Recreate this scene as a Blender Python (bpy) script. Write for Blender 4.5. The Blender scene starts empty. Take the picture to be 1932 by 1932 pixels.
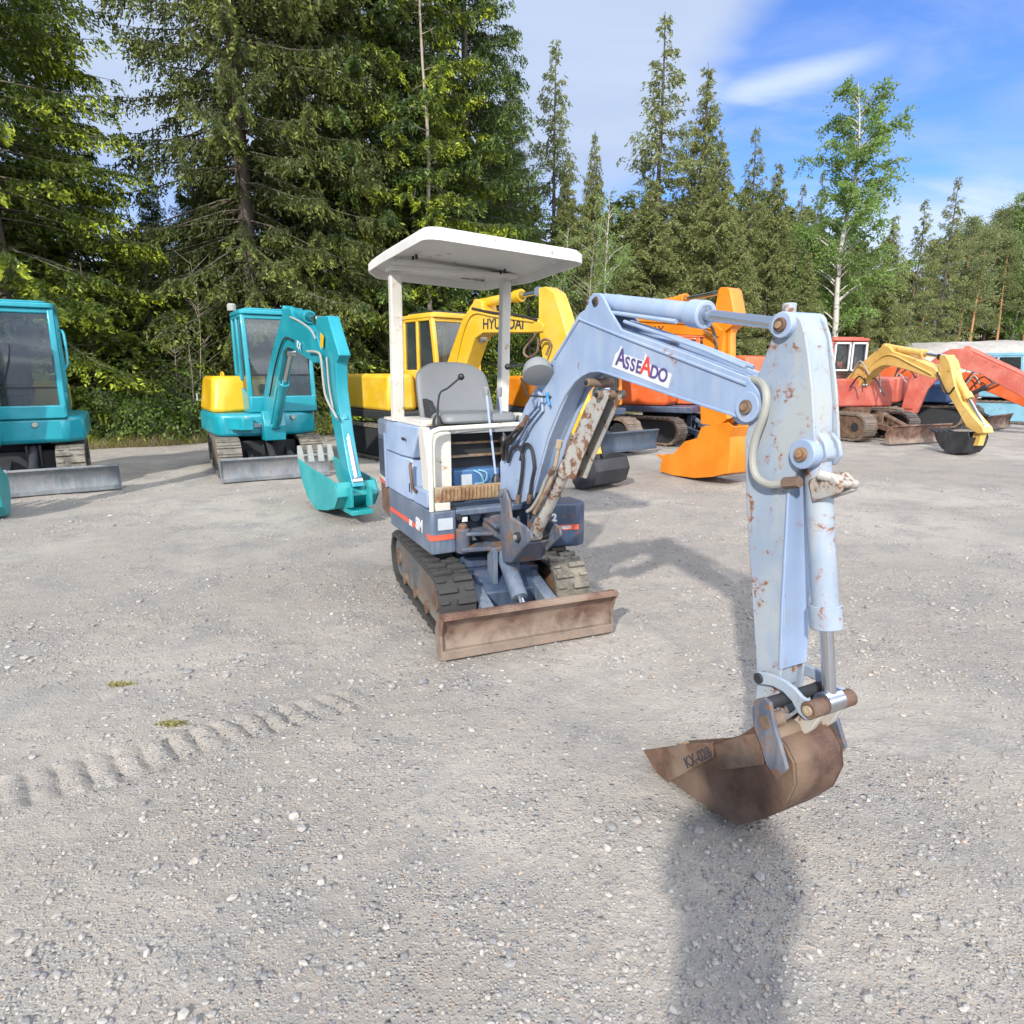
import bpy, math, random
import numpy as np
from math import sin, cos, radians, pi, atan2, sqrt, hypot
from mathutils import Vector, Matrix

# ------------------------------------------------------------------ camera, sky, sun, exposure
sc = bpy.context.scene
COL = sc.collection
CAMH, FPX, PITCH = 1.6, 1200.0, radians(12.5)      # eye height, focal length on a 1932 px wide print, downward tilt
cam_d = bpy.data.cameras.new('camera'); cam = bpy.data.objects.new('camera', cam_d); COL.objects.link(cam)
cam.location = (0, 0, CAMH); cam.rotation_euler = (pi/2-PITCH, 0, 0)
cam_d.sensor_width = 36; cam_d.lens = 36*FPX/1932; cam_d.clip_start = .02; cam_d.clip_end = 3000
sc.camera = cam
sc.view_settings.view_transform = 'Standard'; sc.view_settings.look = 'None'
sc.view_settings.exposure = 1.13; sc.view_settings.gamma = 1
SUN_AZ, SUN_EL = radians(20), radians(31.5)        # shadows run towards +Y, 20 degrees to the right
SDIR = Vector((sin(SUN_AZ)*cos(SUN_EL), cos(SUN_AZ)*cos(SUN_EL), -sin(SUN_EL)))
sd = bpy.data.lights.new('sun', 'SUN'); sd.energy = 2.55; sd.angle = radians(1.7); sd.color = (1, .945, .86)
so = bpy.data.objects.new('sun', sd); COL.objects.link(so); so.rotation_euler = SDIR.to_track_quat('-Z', 'Y').to_euler()
so.location = (-6, -14, 12)

W = bpy.data.worlds.new('World'); sc.world = W; W.use_nodes = True
nt = W.node_tree; nt.nodes.clear()
class N:
    """small node helper"""
    def __init__(s, nt): s.nt = nt
    def n(s, t, **k):
        x = s.nt.nodes.new(t)
        for a, b in k.items():
            if a.startswith('i_'): x.inputs[a[2:].replace('_', ' ')].default_value = b
            else: setattr(x, a, b)
        return x
    def l(s, a, b): s.nt.links.new(a, b)
    def math(s, op, a, b=None, c=None, clamp=False):
        x = s.nt.nodes.new('ShaderNodeMath'); x.operation = op; x.use_clamp = clamp
        for i, q in enumerate((a, b, c)):
            if q is None: continue
            if isinstance(q, (int, float)): x.inputs[i].default_value = q
            else: s.l(q, x.inputs[i])
        return x.outputs[0]
    def mix(s, fac, a, b, blend='MIX'):
        x = s.nt.nodes.new('ShaderNodeMix'); x.data_type = 'RGBA'; x.blend_type = blend
        for sk, q in ((x.inputs[0], fac), (x.inputs[6], a), (x.inputs[7], b)):
            if isinstance(q, (int, float)): sk.default_value = q
            elif isinstance(q, tuple): sk.default_value = q if len(q) == 4 else (*q, 1)
            else: s.l(q, sk)
        return x.outputs[2]
    def smooth(s, v, a, b, lo=0., hi=1.):
        x = s.nt.nodes.new('ShaderNodeMapRange'); x.interpolation_type = 'SMOOTHSTEP'
        s.l(v, x.inputs[0])
        for i, q in enumerate((a, b, lo, hi)): x.inputs[i+1].default_value = q
        return x.outputs[0]
    def noise(s, vec, scale, detail=4, rough=.55, dist=0.):
        x = s.nt.nodes.new('ShaderNodeTexNoise'); x.inputs['Scale'].default_value = scale
        x.inputs['Detail'].default_value = detail; x.inputs['Roughness'].default_value = rough
        x.inputs['Distortion'].default_value = dist
        if vec is not None: s.l(vec, x.inputs['Vector'])
        return x.outputs[0]
    def voro(s, vec, scale, out='Color', feature='F1', rnd=1.):
        x = s.nt.nodes.new('ShaderNodeTexVoronoi'); x.feature = feature; x.inputs['Scale'].default_value = scale
        x.inputs['Randomness'].default_value = rnd
        if vec is not None: s.l(vec, x.inputs['Vector'])
        return x.outputs[out]
    def mapping(s, vec, scale=(1, 1, 1), rot=(0, 0, 0), loc=(0, 0, 0)):
        x = s.nt.nodes.new('ShaderNodeMapping'); s.l(vec, x.inputs['Vector'])
        x.inputs['Scale'].default_value = scale; x.inputs['Rotation'].default_value = rot; x.inputs['Location'].default_value = loc
        return x.outputs[0]
g = N(nt)
sky = g.n('ShaderNodeTexSky', sky_type='NISHITA', sun_disc=False, sun_elevation=SUN_EL, sun_rotation=pi+SUN_AZ,
          air_density=1.0, dust_density=.6, ozone_density=1.6, altitude=100)
tc = g.n('ShaderNodeTexCoord'); sep = g.n('ShaderNodeSeparateXYZ'); g.l(tc.outputs['Generated'], sep.inputs[0])
dx, dy, dz = sep.outputs
ysafe = g.math('MAXIMUM', dy, .05)
q = g.math('DIVIDE', dx, ysafe); e = g.math('DIVIDE', dz, g.math('MAXIMUM', g.math('SQRT', g.math('ADD', g.math('MULTIPLY', dx, dx), g.math('MULTIPLY', dy, dy))), .05))
cv = g.n('ShaderNodeCombineXYZ'); zc = g.math('ADD', g.math('MAXIMUM', dz, .0), .18)
g.l(g.math('DIVIDE', dx, zc), cv.inputs[0]); g.l(g.math('DIVIDE', dy, zc), cv.inputs[1])
cvr = g.mapping(cv.outputs[0], scale=(.55, 1.3, 1), rot=(0, 0, radians(28)))
nz = g.noise(cvr, 1.1, 7, .55, .3); nf = g.noise(cvr, 3.2, 6, .6, .4)
# wide sheet of grey cloud on the left, its torn edge running up to the right
edge = g.math('SUBTRACT', g.math('MULTIPLY_ADD', e, .85, -.02), q)
edge = g.math('ADD', edge, g.math('MULTIPLY', g.math('SUBTRACT', nz, .5), .34))
sheet = g.smooth(edge, -.04, .10)
low = g.smooth(e, .20, .32)
sheet = g.math('MULTIPLY', sheet, g.math('MULTIPLY_ADD', low, .45, .55))
# bright streak below the edge
t1 = g.math('SUBTRACT', g.math('SUBTRACT', e, .372), g.math('MULTIPLY', g.math('SUBTRACT', q, .38), .09))
t1 = g.math('ADD', t1, g.math('MULTIPLY', g.math('SUBTRACT', nf, .5), .05))
st = g.math('MULTIPLY', g.smooth(g.math('ABSOLUTE', t1), .0, .036, .85, 0), g.math('MULTIPLY', g.smooth(q, .22, .34), g.smooth(q, .42, .60, 1, 0)))
t2 = g.math('SUBTRACT', g.math('SUBTRACT', e, .30), g.math('MULTIPLY', g.math('SUBTRACT', q, .75), .22))
t2 = g.math('ADD', t2, g.math('MULTIPLY', g.math('SUBTRACT', nf, .5), .09))
st2 = g.math('MULTIPLY', g.smooth(g.math('ABSOLUTE', t2), .0, .05, .42, 0), g.smooth(q, .60, .78))
veil = g.math('MULTIPLY', g.smooth(nf, .36, .72), .42)
veil = g.math('MULTIPLY', veil, g.smooth(e, .60, .30))
hor = g.math('MULTIPLY', g.smooth(g.math('ADD', e, g.math('MULTIPLY', nz, -.30)), .02, .09, 1, 0), .9)
m = g.math('MAXIMUM', g.math('MAXIMUM', sheet, st), g.math('MAXIMUM', g.math('MAXIMUM', veil, st2), hor), clamp=True)
ccol = g.mix(g.math('MAXIMUM', g.math('MULTIPLY', st, .9), hor, clamp=True), g.mix(nf, (1.75, 2.15, 3.0), (2.3, 2.75, 3.6)), (2.8, 3.3, 4.3))
out = g.n('ShaderNodeOutputWorld'); bg = g.n('ShaderNodeBackground')
skyc = g.mix(1.0, sky.outputs[0], (.32, .47, .78), 'MULTIPLY')
# broken bright cloud added overhead and behind the camera, unseen, to fill shadows
fill_cloud = g.math('MULTIPLY', g.smooth(nz, .40, .56), g.smooth(g.math('SUBTRACT', dy, g.math('MULTIPLY', dz, .9)), .05, -.35))
skyc = g.mix(fill_cloud, skyc, (17.5, 17.7, 18.0))
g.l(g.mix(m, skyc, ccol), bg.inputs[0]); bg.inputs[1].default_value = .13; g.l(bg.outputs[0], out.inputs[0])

# ------------------------------------------------------------------ helpers
def tag(o, label=None, cat=None, group=None, kind=None):
    for k, v in (('label', label), ('category', cat), ('group', group), ('kind', kind)):
        if v: o[k] = v
    return o
def empty(name, loc, rz=0, label=None, cat=None, group=None):
    o = bpy.data.objects.new(name, None); COL.objects.link(o); o.location = loc; o.rotation_euler = (0, 0, rz)
    o.empty_display_size = .2
    return tag(o, label, cat, group)
def rayd(u, v):
    a, b = (u-966)/FPX, (966-v)/FPX
    return a, cos(PITCH)+b*sin(PITCH), -sin(PITCH)+b*cos(PITCH)
class Frame:
    """local frame of a machine: +x where its boom points, +y its left, z up; measures points of the photograph on its own planes"""
    def __init__(s, x, y, h):
        s.o = (x, y); s.h = h; h = radians(h); s.f = (sin(h), -cos(h)); s.l = (cos(h), sin(h)); s.rz = h-pi/2
    def tr(s, u, v, yo=0.):
        d = rayd(u, v); n = s.l; c = s.o[0]*n[0]+s.o[1]*n[1]+yo; t = c/(d[0]*n[0]+d[1]*n[1])
        X, Y, Z = d[0]*t-s.o[0], d[1]*t-s.o[1], CAMH+d[2]*t
        return (X*s.f[0]+Y*s.f[1], Z)
    def trs(s, pts, yo=0.): return [s.tr(u, v, yo) for u, v in pts]
    def world(s, x, y, z=0.): return Vector((s.o[0]+x*s.f[0]+y*s.l[0], s.o[1]+x*s.f[1]+y*s.l[1], z))
class MB:
    def __init__(s, rot=0., off=(0, 0, 0)):
        s.v = []; s.f = []; s.M = Matrix.Translation(off) @ Matrix.Rotation(radians(rot), 4, 'Z')
    def add(s, vs, fs):
        b = len(s.v); s.v += [tuple(s.M @ Vector(p)) for p in vs]; s.f += [tuple(i+b for i in f) for f in fs]; return s
    def box(s, c, d, rx=0, ry=0, rz=0):
        R = Matrix.Translation(c) @ Matrix.Rotation(radians(rz), 4, 'Z') @ Matrix.Rotation(radians(ry), 4, 'Y') @ Matrix.Rotation(radians(rx), 4, 'X')
        vs = [R @ Vector((x*d[0]/2, y*d[1]/2, z*d[2]/2)) for x in (-1, 1) for y in (-1, 1) for z in (-1, 1)]
        return s.add(vs, [(0, 1, 3, 2), (4, 6, 7, 5), (0, 4, 5, 1), (2, 3, 7, 6), (0, 2, 6, 4), (1, 5, 7, 3)])
    def b2(s, x0, x1, y0, y1, z0, z1): return s.box(((x0+x1)/2, (y0+y1)/2, (z0+z1)/2), (abs(x1-x0), abs(y1-y0), abs(z1-z0)))
    def prism(s, p, y0, y1):                      # outline in x,z
        n = len(p); vs = [(a, y0, b) for a, b in p]+[(a, y1, b) for a, b in p]
        area = sum(p[i][0]*p[(i+1) % n][1]-p[(i+1) % n][0]*p[i][1] for i in range(n))
        o = list(range(n))
        if (area < 0) == (y1 > y0): o = o[::-1]
        fs = [tuple(o), tuple(i+n for i in o[::-1])]+[(o[i], o[i]+n, o[(i+1) % n]+n, o[(i+1) % n]) for i in range(n)]
        fs = [fs[0], fs[1]]+[f[::-1] for f in [(o[(i+1) % n], o[(i+1) % n]+n, o[i]+n, o[i]) for i in range(n)]]
        return s.add(vs, fs)
    def prismz(s, p, z0, z1, top=None):           # outline in x,y ; optional other outline for the top
        n = len(p); t = top or p
        vs = [(a, b, z0) for a, b in p]+[(a, b, z1) for a, b in t]
        return s.add(vs, [tuple(range(n))[::-1], tuple(range(n, 2*n))]+[(i, (i+1) % n, (i+1) % n+n, i+n) for i in range(n)])
    def prismx(s, p, x0, x1):                     # outline in y,z
        n = len(p); vs = [(x0, a, b) for a, b in p]+[(x1, a, b) for a, b in p]
        return s.add(vs, [tuple(range(n))[::-1], tuple(range(n, 2*n))]+[(i, (i+1) % n, (i+1) % n+n, i+n) for i in range(n)])
    def tube(s, pts, r, n=10):
        P = [Vector(p) for p in pts]; m = len(P); R = r if isinstance(r, (list, tuple)) else [r]*m
        up = Vector((0, 0, 1)); prev = None; vs = []; fs = []
        for i in range(m):
            t = (P[min(i+1, m-1)]-P[max(i-1, 0)]).normalized()
            a = prev if prev is not None else (up if abs(t.z) < .9 else Vector((1, 0, 0)))
            a = (a-t*a.dot(t)).normalized(); prev = a; b = t.cross(a)
            for k in range(n):
                w = 2*pi*k/n; vs.append(P[i]+(a*cos(w)+b*sin(w))*R[i])
        for i in range(m-1):
            for k in range(n): fs.append((i*n+k, i*n+(k+1) % n, (i+1)*n+(k+1) % n, (i+1)*n+k))
        fs.append(tuple(range(n))[::-1]); fs.append(tuple(range((m-1)*n, m*n)))
        return s.add(vs, fs)
    def cyl(s, a, b, r, n=20): return s.tube([a, b], r, n)
    def ycyl(s, x, z, y0, y1, r, n=20): return s.tube([(x, y0, z), (x, y1, z)], r, n)
    def lathe(s, prof, o, ax, n=24):              # prof: (distance along axis, radius)
        ax = Vector(ax).normalized(); a = ax.orthogonal().normalized(); b = ax.cross(a); o = Vector(o); vs = []; fs = []
        for t, r in prof:
            for k in range(n):
                w = 2*pi*k/n; vs.append(o+ax*t+(a*cos(w)+b*sin(w))*max(r, 1e-4))
        for i in range(len(prof)-1):
            for k in range(n): fs.append((i*n+k, i*n+(k+1) % n, (i+1)*n+(k+1) % n, (i+1)*n+k))
        fs.append(tuple(range(n))[::-1]); fs.append(tuple(range((len(prof)-1)*n, len(prof)*n)))
        return s.add(vs, fs)
    def build(s, name, mat, parent=None, bevel=0., ang=35, label=None):
        me = bpy.data.meshes.new(name); me.from_pydata(s.v, [], s.f); me.update()
        me.polygons.foreach_set('use_smooth', [True]*len(me.polygons)); me.set_sharp_from_angle(angle=radians(ang))
        me.materials.append(mat)
        o = bpy.data.objects.new(name, me); COL.objects.link(o); o.parent = parent
        if bevel:
            b = o.modifiers.new('bevel', 'BEVEL'); b.width = bevel; b.segments = 2; b.limit_method = 'ANGLE'; b.angle_limit = radians(30)
            b.harden_normals = False
        if label: o['label'] = label
        return o
def thick(p, t):                                  # thicken an open polyline in x,z to a closed outline
    n = len(p); L = []
    for i in range(n):
        a = p[max(i-1, 0)]; b = p[min(i+1, n-1)]; dx_, dz_ = b[0]-a[0], b[1]-a[1]; l = hypot(dx_, dz_) or 1
        L.append((p[i][0]-dz_/l*t, p[i][1]+dx_/l*t))
    return list(p)+L[::-1]
def rrect(x0, x1, y0, y1, r, n=5):
    P = []
    for cx, cy, a in ((x1-r, y1-r, 0), (x0+r, y1-r, 90), (x0+r, y0+r, 180), (x1-r, y0+r, 270)):
        for k in range(n+1):
            w = radians(a+90*k/n); P.append((cx+r*cos(w), cy+r*sin(w)))
    return P
def bez(pts, n=8):                                # Catmull-Rom through points
    P = [Vector(p) for p in pts]; P = [P[0]*2-P[1]]+P+[P[-1]*2-P[-2]]; out = []
    for i in range(1, len(P)-2):
        for k in range(n):
            t = k/n; a, b, c, d = P[i-1:i+3]
            out.append(.5*((2*b)+(c-a)*t+(2*a-5*b+4*c-d)*t*t+(3*b-a-3*c+d)*t**3))
    out.append(P[-2]); return [tuple(p) for p in out]
def text(body, size, mat, parent, M, name='lettering', extrude=.0012, shear=0., bold=0.):
    c = bpy.data.curves.new(name, 'FONT'); c.body = body; c.size = size; c.extrude = extrude; c.shear = shear; c.offset = bold
    c.align_x = 'CENTER'; c.align_y = 'CENTER'
    o = bpy.data.objects.new(name, c); COL.objects.link(o)
    bpy.context.view_layer.update()
    me = bpy.data.meshes.new_from_object(o); COL.objects.unlink(o); bpy.data.objects.remove(o)
    me.transform(M); me.materials.clear(); me.materials.append(mat); me.name = name
    r = bpy.data.objects.new(name, me); COL.objects.link(r); r.parent = parent
    return r
def basis(o, ex, ey):                             # matrix whose text x runs along ex and text y along ey
    ex = Vector(ex).normalized(); ey = Vector(ey).normalized(); ez = ex.cross(ey).normalized(); ey = ez.cross(ex)
    return Matrix(((ex.x, ey.x, ez.x, o[0]), (ex.y, ey.y, ez.y, o[1]), (ex.z, ey.z, ez.z, o[2]), (0, 0, 0, 1)))

# ------------------------------------------------------------------ materials
def newmat(name):
    m = bpy.data.materials.new(name); m.use_nodes = True; t = m.node_tree; t.nodes.clear(); gg = N(t)
    o = gg.n('ShaderNodeOutputMaterial'); p = gg.n('ShaderNodeBsdfPrincipled'); gg.l(p.outputs[0], o.inputs[0])
    return m, gg, p
def paint(name, col, rough=.42, rust=.25, rcol=(.16, .065, .03), dirt=.25, dcol=(.30, .26, .20), scale=5., metal=0., fade=.12, coat=.0, streak=.3):
    m, g, p = newmat(name)
    tc = g.n('ShaderNodeTexCoord').outputs['Object']
    big = g.noise(tc, scale*.45, 3); fine = g.noise(tc, scale*9, 5, .65); mid = g.noise(tc, scale*1.9, 8, .62, .4)
    c = g.mix(g.smooth(big, .35, .68), tuple(x*(1-fade) for x in col), tuple(min(1, x*(1+fade*.8)+fade*.04) for x in col))
    # chalky dust and vertical dirt runs
    run = g.noise(g.mapping(tc, scale=(1, 1, .16)), scale*5, 5, .6)
    d = g.math('MULTIPLY', g.smooth(g.math('ADD', g.math('MULTIPLY', run, streak+.2), g.math('MULTIPLY', big, .8-streak)), .42, .66), dirt)
    c = g.mix(d, c, dcol)
    # chips and rust patches
    rm = g.math('ADD', g.math('MULTIPLY', mid, .72), g.math('MULTIPLY', fine, .28))
    th = .70-.30*rust
    r = g.smooth(rm, th, th+.035)
    halo = g.smooth(rm, th-.06, th+.02, 0, .35)
    rc = g.mix(fine, tuple(x*.55 for x in rcol), tuple(min(1, x*1.35) for x in rcol))
    c = g.mix(halo, c, tuple(min(1, x*1.3) for x in rcol)); c = g.mix(r, c, rc)
    g.l(c, p.inputs['Base Color'])
    ro = g.math('ADD', g.math('MULTIPLY', fine, .18), rough-.06); ro = g.math('ADD', ro, g.math('MULTIPLY', r, .4)); ro = g.math('ADD', ro, g.math('MULTIPLY', d, .35), clamp=True)
    g.l(ro, p.inputs['Roughness'])
    if metal: g.l(g.math('MULTIPLY', g.math('SUBTRACT', 1., r), metal), p.inputs['Metallic'])
    p.inputs['Coat Weight'].default_value = coat
    b = g.n('ShaderNodeBump'); b.inputs['Strength'].default_value = .25; b.inputs['Distance'].default_value = .003
    h = g.math('ADD', g.math('MULTIPLY', r, -.6), g.math('ADD', g.math('MULTIPLY', fine, .25), g.math('MULTIPLY', big, 1.2))); g.l(h, b.inputs['Height']); g.l(b.outputs[0], p.inputs['Normal'])
    return m
def rusty(name, a, b, c2, scale=4., rough=.8, muck=0.):
    m, g, p = newmat(name); tc = g.n('ShaderNodeTexCoord').outputs['Object']
    n1 = g.noise(tc, scale, 8, .65, .5); n2 = g.noise(tc, scale*7, 6, .7); n3 = g.noise(tc, scale*.4, 3)
    x = g.mix(g.smooth(n1, .36, .62), a, b); x = g.mix(g.smooth(n3, .45, .68), x, c2); x = g.mix(g.math('MULTIPLY', g.smooth(n2, .5, .8), .55), x, tuple(min(1, q*1.45) for q in b))
    sc_ = g.noise(g.mapping(tc, scale=(1, 1, 9), rot=(0, .5, 0)), scale*3, 4, .6); x = g.mix(g.math('MULTIPLY', g.smooth(sc_, .58, .70), .35), x, tuple(min(1, q*1.9) for q in b))
    x = g.mix(g.smooth(n2, .45, .15, 0, .6), x, tuple(q*.5 for q in a))
    if muck:
        sp = g.n('ShaderNodeSeparateXYZ'); g.l(tc, sp.inputs[0])
        mm = g.smooth(g.math('ADD', sp.outputs[2], g.math('MULTIPLY', n1, -.30)), -.10, .06, muck, 0)
        x = g.mix(mm, x, (.30, .27, .22))
    g.l(x, p.inputs['Base Color']); g.l(g.math('MULTIPLY_ADD', n2, .3, rough-.2), p.inputs['Roughness'])
    bp = g.n('ShaderNodeBump'); bp.inputs['Strength'].default_value = .8; bp.inputs['Distance'].default_value = .008
    g.l(g.math('ADD', n1, g.math('MULTIPLY', n2, .5)), bp.inputs['Height']); g.l(bp.outputs[0], p.inputs['Normal'])
    return m
def plain(name, col, rough=.6, metal=0., var=.15, scale=12., bump=.15):
    m, g, p = newmat(name); tc = g.n('ShaderNodeTexCoord').outputs['Object']; n = g.noise(tc, scale, 6, .6)
    g.l(g.mix(n, tuple(x*(1-var) for x in col), tuple(min(1, x*(1+var)) for x in col)), p.inputs['Base Color'])
    g.l(g.math('MULTIPLY_ADD', n, .25, rough-.12), p.inputs['Roughness']); p.inputs['Metallic'].default_value = metal
    b = g.n('ShaderNodeBump'); b.inputs['Strength'].default_value = bump; b.inputs['Distance'].default_value = .002; g.l(g.noise(tc, scale*6, 4), b.inputs['Height']); g.l(b.outputs[0], p.inputs['Normal'])
    return m
def glassmat(name, tint=(.62, .72, .74), refl=.02):
    m, g, p = newmat(name); o = [n for n in m.node_tree.nodes if n.type == 'OUTPUT_MATERIAL'][0]
    tr = g.n('ShaderNodeBsdfTransparent'); tr.inputs[0].default_value = (*tint, 1); gl = g.n('ShaderNodeBsdfGlossy'); gl.inputs['Roughness'].default_value = .04; gl.inputs[0].default_value = (.9, .95, 1, 1)
    df = g.n('ShaderNodeBsdfDiffuse'); df.inputs[0].default_value = (.35, .38, .38, 1)
    fr = g.n('ShaderNodeFresnel'); fr.inputs[0].default_value = 1.5
    a = g.n('ShaderNodeMixShader'); g.l(g.math('ADD', fr.outputs[0], refl*.5, clamp=True), a.inputs[0]); g.l(tr.outputs[0], a.inputs[1]); g.l(gl.outputs[0], a.inputs[2])
    n = g.noise(g.n('ShaderNodeTexCoord').outputs['Object'], 3, 4)
    b = g.n('ShaderNodeMixShader'); g.l(g.math('MULTIPLY', n, .14), b.inputs[0]); g.l(a.outputs[0], b.inputs[1]); g.l(df.outputs[0], b.inputs[2]); g.l(b.outputs[0], o.inputs[0])
    return m
def foliage(name, dark, light, tip, trans=.35, tr_col=None):
    m, g, p = newmat(name); o = [n for n in m.node_tree.nodes if n.type == 'OUTPUT_MATERIAL'][0]
    at = g.n('ShaderNodeAttribute', attribute_name='tip'); tc = g.n('ShaderNodeTexCoord').outputs['Object']
    n = g.noise(tc, 1.1, 4, .6); rnd = g.n('ShaderNodeAttribute', attribute_name='rnd')
    c = g.mix(g.math('MULTIPLY_ADD', rnd.outputs['Fac'], .6, g.math('MULTIPLY_ADD', n, .8, -.2), clamp=True), dark, light)
    c = g.mix(at.outputs['Fac'], c, tip)
    d = g.n('ShaderNodeBsdfDiffuse'); t = g.n('ShaderNodeBsdfTranslucent'); g.l(c, d.inputs[0])
    g.l(g.mix(.5, c, tr_col or tip), t.inputs[0])
    gl = g.n('ShaderNodeBsdfGlossy'); gl.inputs['Roughness'].default_value = .5; gl.inputs[0].default_value = (.5, .5, .45, 1)
    a = g.n('ShaderNodeMixShader'); a.inputs[0].default_value = trans; g.l(d.outputs[0], a.inputs[1]); g.l(t.outputs[0], a.inputs[2])
    b = g.n('ShaderNodeMixShader'); b.inputs[0].default_value = .05; g.l(a.outputs[0], b.inputs[1]); g.l(gl.outputs[0], b.inputs[2]); g.l(b.outputs[0], o.inputs[0])
    return m
def bark(name, a, b, scale=6., birch=False, topcol=None, z0=3., z1=6.):
    m, g, p = newmat(name); tc = g.n('ShaderNodeTexCoord').outputs['Object']
    v = g.mapping(tc, scale=(1, 1, .25) if not birch else (.6, .6, 4)); n = g.noise(v, scale, 8, .7, .4)
    x = g.mix(g.smooth(n, .35, .65) if not birch else g.smooth(n, .56, .64), a, b)
    if topcol:
        sp = g.n('ShaderNodeSeparateXYZ'); g.l(tc, sp.inputs[0]); x = g.mix(g.smooth(sp.outputs[2], z0, z1), x, topcol)
    g.l(x, p.inputs['Base Color']); p.inputs['Roughness'].default_value = .85
    bp = g.n('ShaderNodeBump'); bp.inputs['Strength'].default_value = .6; bp.inputs['Distance'].default_value = .02; g.l(n, bp.inputs['Height']); g.l(bp.outputs[0], p.inputs['Normal'])
    return m
RUST = (.20, .085, .035)
M = dict(
 blue=paint('pale blue machine paint', (.25, .335, .49), .42, .20, rcol=(.22, .12, .07), dirt=.30, dcol=(.46, .47, .44), scale=4.5, fade=.10),
 armblue=paint('worn pale blue paint', (.265, .325, .41), .46, .42, rcol=(.20, .09, .04), dirt=.85, dcol=(.34, .355, .33), scale=8, fade=.10),
 oldblue=paint('rust bitten pale paint', (.33, .335, .33), .6, .56, rcol=(.17, .085, .045), dirt=.9, dcol=(.38, .34, .27), scale=7, fade=.15),
 slate=paint('slate blue paint', (.085, .12, .18), .45, .22, dirt=.5, dcol=(.24, .25, .26), scale=5),
 navy=paint('navy paint', (.030, .052, .10), .40, .30, dirt=.3, dcol=(.14, .16, .19), scale=5),
 steel=paint('dusty dark steel blue', (.07, .09, .13), .55, .50, rcol=(.17, .09, .05), dirt=.75, dcol=(.19, .185, .18), scale=6),
 cream=paint('cream white paint', (.58, .56, .50), .45, .30, rcol=(.28, .17, .09), dirt=.18, dcol=(.50, .46, .38), scale=5),
 canopy=paint('weathered white canopy', (.60, .585, .56), .55, .28, rcol=(.30, .25, .20), dirt=.35, dcol=(.52, .49, .45), scale=3, streak=.1),
 red=paint('red stripe', (.62, .09, .045), .5, .2, dirt=.15), white=plain('white lettering', (.58, .60, .62), .5, var=.08),
 rust=rusty('rusted bucket steel', (.055, .028, .020), (.105, .058, .040), (.15, .098, .062), 7, .75, muck=.12),
 rustb=rusty('rusty dusty blade', (.070, .034, .025), (.175, .098, .068), (.25, .185, .14), 6.0, .8, muck=.40),
 rustp=rusty('rusty tread plate', (.18, .09, .045), (.30, .20, .11), (.36, .29, .20), 12, .8),
 rustc=rusty('brown worn cover', (.08, .042, .028), (.15, .088, .058), (.19, .14, .10), 9, .7),
 rubber=plain('dusty black rubber', (.036, .035, .035), .8, var=.45, scale=9, bump=.5),
 mudrub=rusty('mud caked rubber', (.075, .07, .06), (.20, .18, .145), (.13, .12, .10), 7, .9),
 chrome=plain('chromed rod', (.55, .57, .60), .22, 1., var=.1, scale=4),
 hose=plain('black hose', (.02, .02, .022), .5), greyhose=plain('dusty grey hose', (.30, .30, .27), .7),
 seat=plain('grey vinyl', (.16, .17, .18), .5, var=.12, scale=6), black=plain('black plastic', (.015, .015, .017), .45),
 dark=plain('dark machinery', (.02, .022, .026), .7, var=.4), grey=plain('grey plastic', (.22, .23, .235), .5),
 lens=plain('lamp lens', (.40, .41, .36), .15), sticker=plain('pale sticker', (.42, .46, .50), .5), sky_tie=plain('blue tie', (.02, .20, .45), .5),
 glass=glassmat('cab glass'), darkglass=glassmat('tinted cab glass', (.28, .36, .38), .05),
 teal=paint('turquoise paint', (.005, .27, .34), .30, .02, dirt=.22, dcol=(.06, .24, .27), coat=.3, fade=.12),
 tealb=paint('scuffed turquoise paint', (.01, .28, .30), .4, .1, rcol=(.20, .30, .28), dirt=.35, dcol=(.12, .38, .36), fade=.1),
 yel=paint('yellow paint', (.66, .40, .015), .32, .16, dirt=.25, coat=.2), tealyel=paint('bright yellow hood', (.72, .42, .008), .3, .0, dirt=.05, coat=.3),
 orange=paint('orange paint', (.68, .21, .008), .35, .05, dirt=.15, dcol=(.55, .25, .06), coat=.1), verm=paint('vermilion paint', (.58, .10, .02), .35, .1, dirt=.15, coat=.2),
 redp=paint('faded red paint', (.42, .075, .05), .45, .3, dirt=.3), paley=paint('pale yellow paint', (.72, .46, .12), .45, .3, dirt=.3, dcol=(.6, .48, .28)),
 lblue=paint('light blue paint', (.18, .42, .55), .45, .3, dirt=.3), cobalt=paint('blue paint', (.04, .13, .30), .45, .2, dirt=.2),
 sblade=paint('bare grey blade', (.15, .17, .19), .5, .3, rcol=(.18, .12, .08), dirt=.5, dcol=(.32, .32, .31), metal=.3),
 nblade=paint('dark blue blade', (.045, .07, .11), .5, .3, dirt=.5, dcol=(.14, .16, .18)),
 dbucket=paint('black bucket', (.022, .024, .03), .5, .15, rcol=(.10, .09, .08), dirt=.5, dcol=(.07, .07, .075)),
 ink=plain('dark ink', (.03, .03, .04), .6), inkpurple=plain('purple letters', (.085, .06, .19), .5), inkred=plain('red letter', (.60, .05, .03), .5),
 steeltrack=rusty('rusty steel track', (.10, .07, .055), (.20, .15, .11), (.15, .13, .11), 7, .8),
 sideplate=rusty('dusty track side plate', (.055, .062, .072), (.115, .112, .108), (.13, .085, .06), 5, .75, muck=.35),
 tooth=plain('pale worn teeth', (.27, .29, .27), .5, var=.25), skin=plain('skin', (.50, .30, .22), .5), jacket=plain('dark blue jacket', (.03, .045, .08), .8), trousers=plain('dark trousers', (.035, .035, .04), .85),
)
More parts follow.
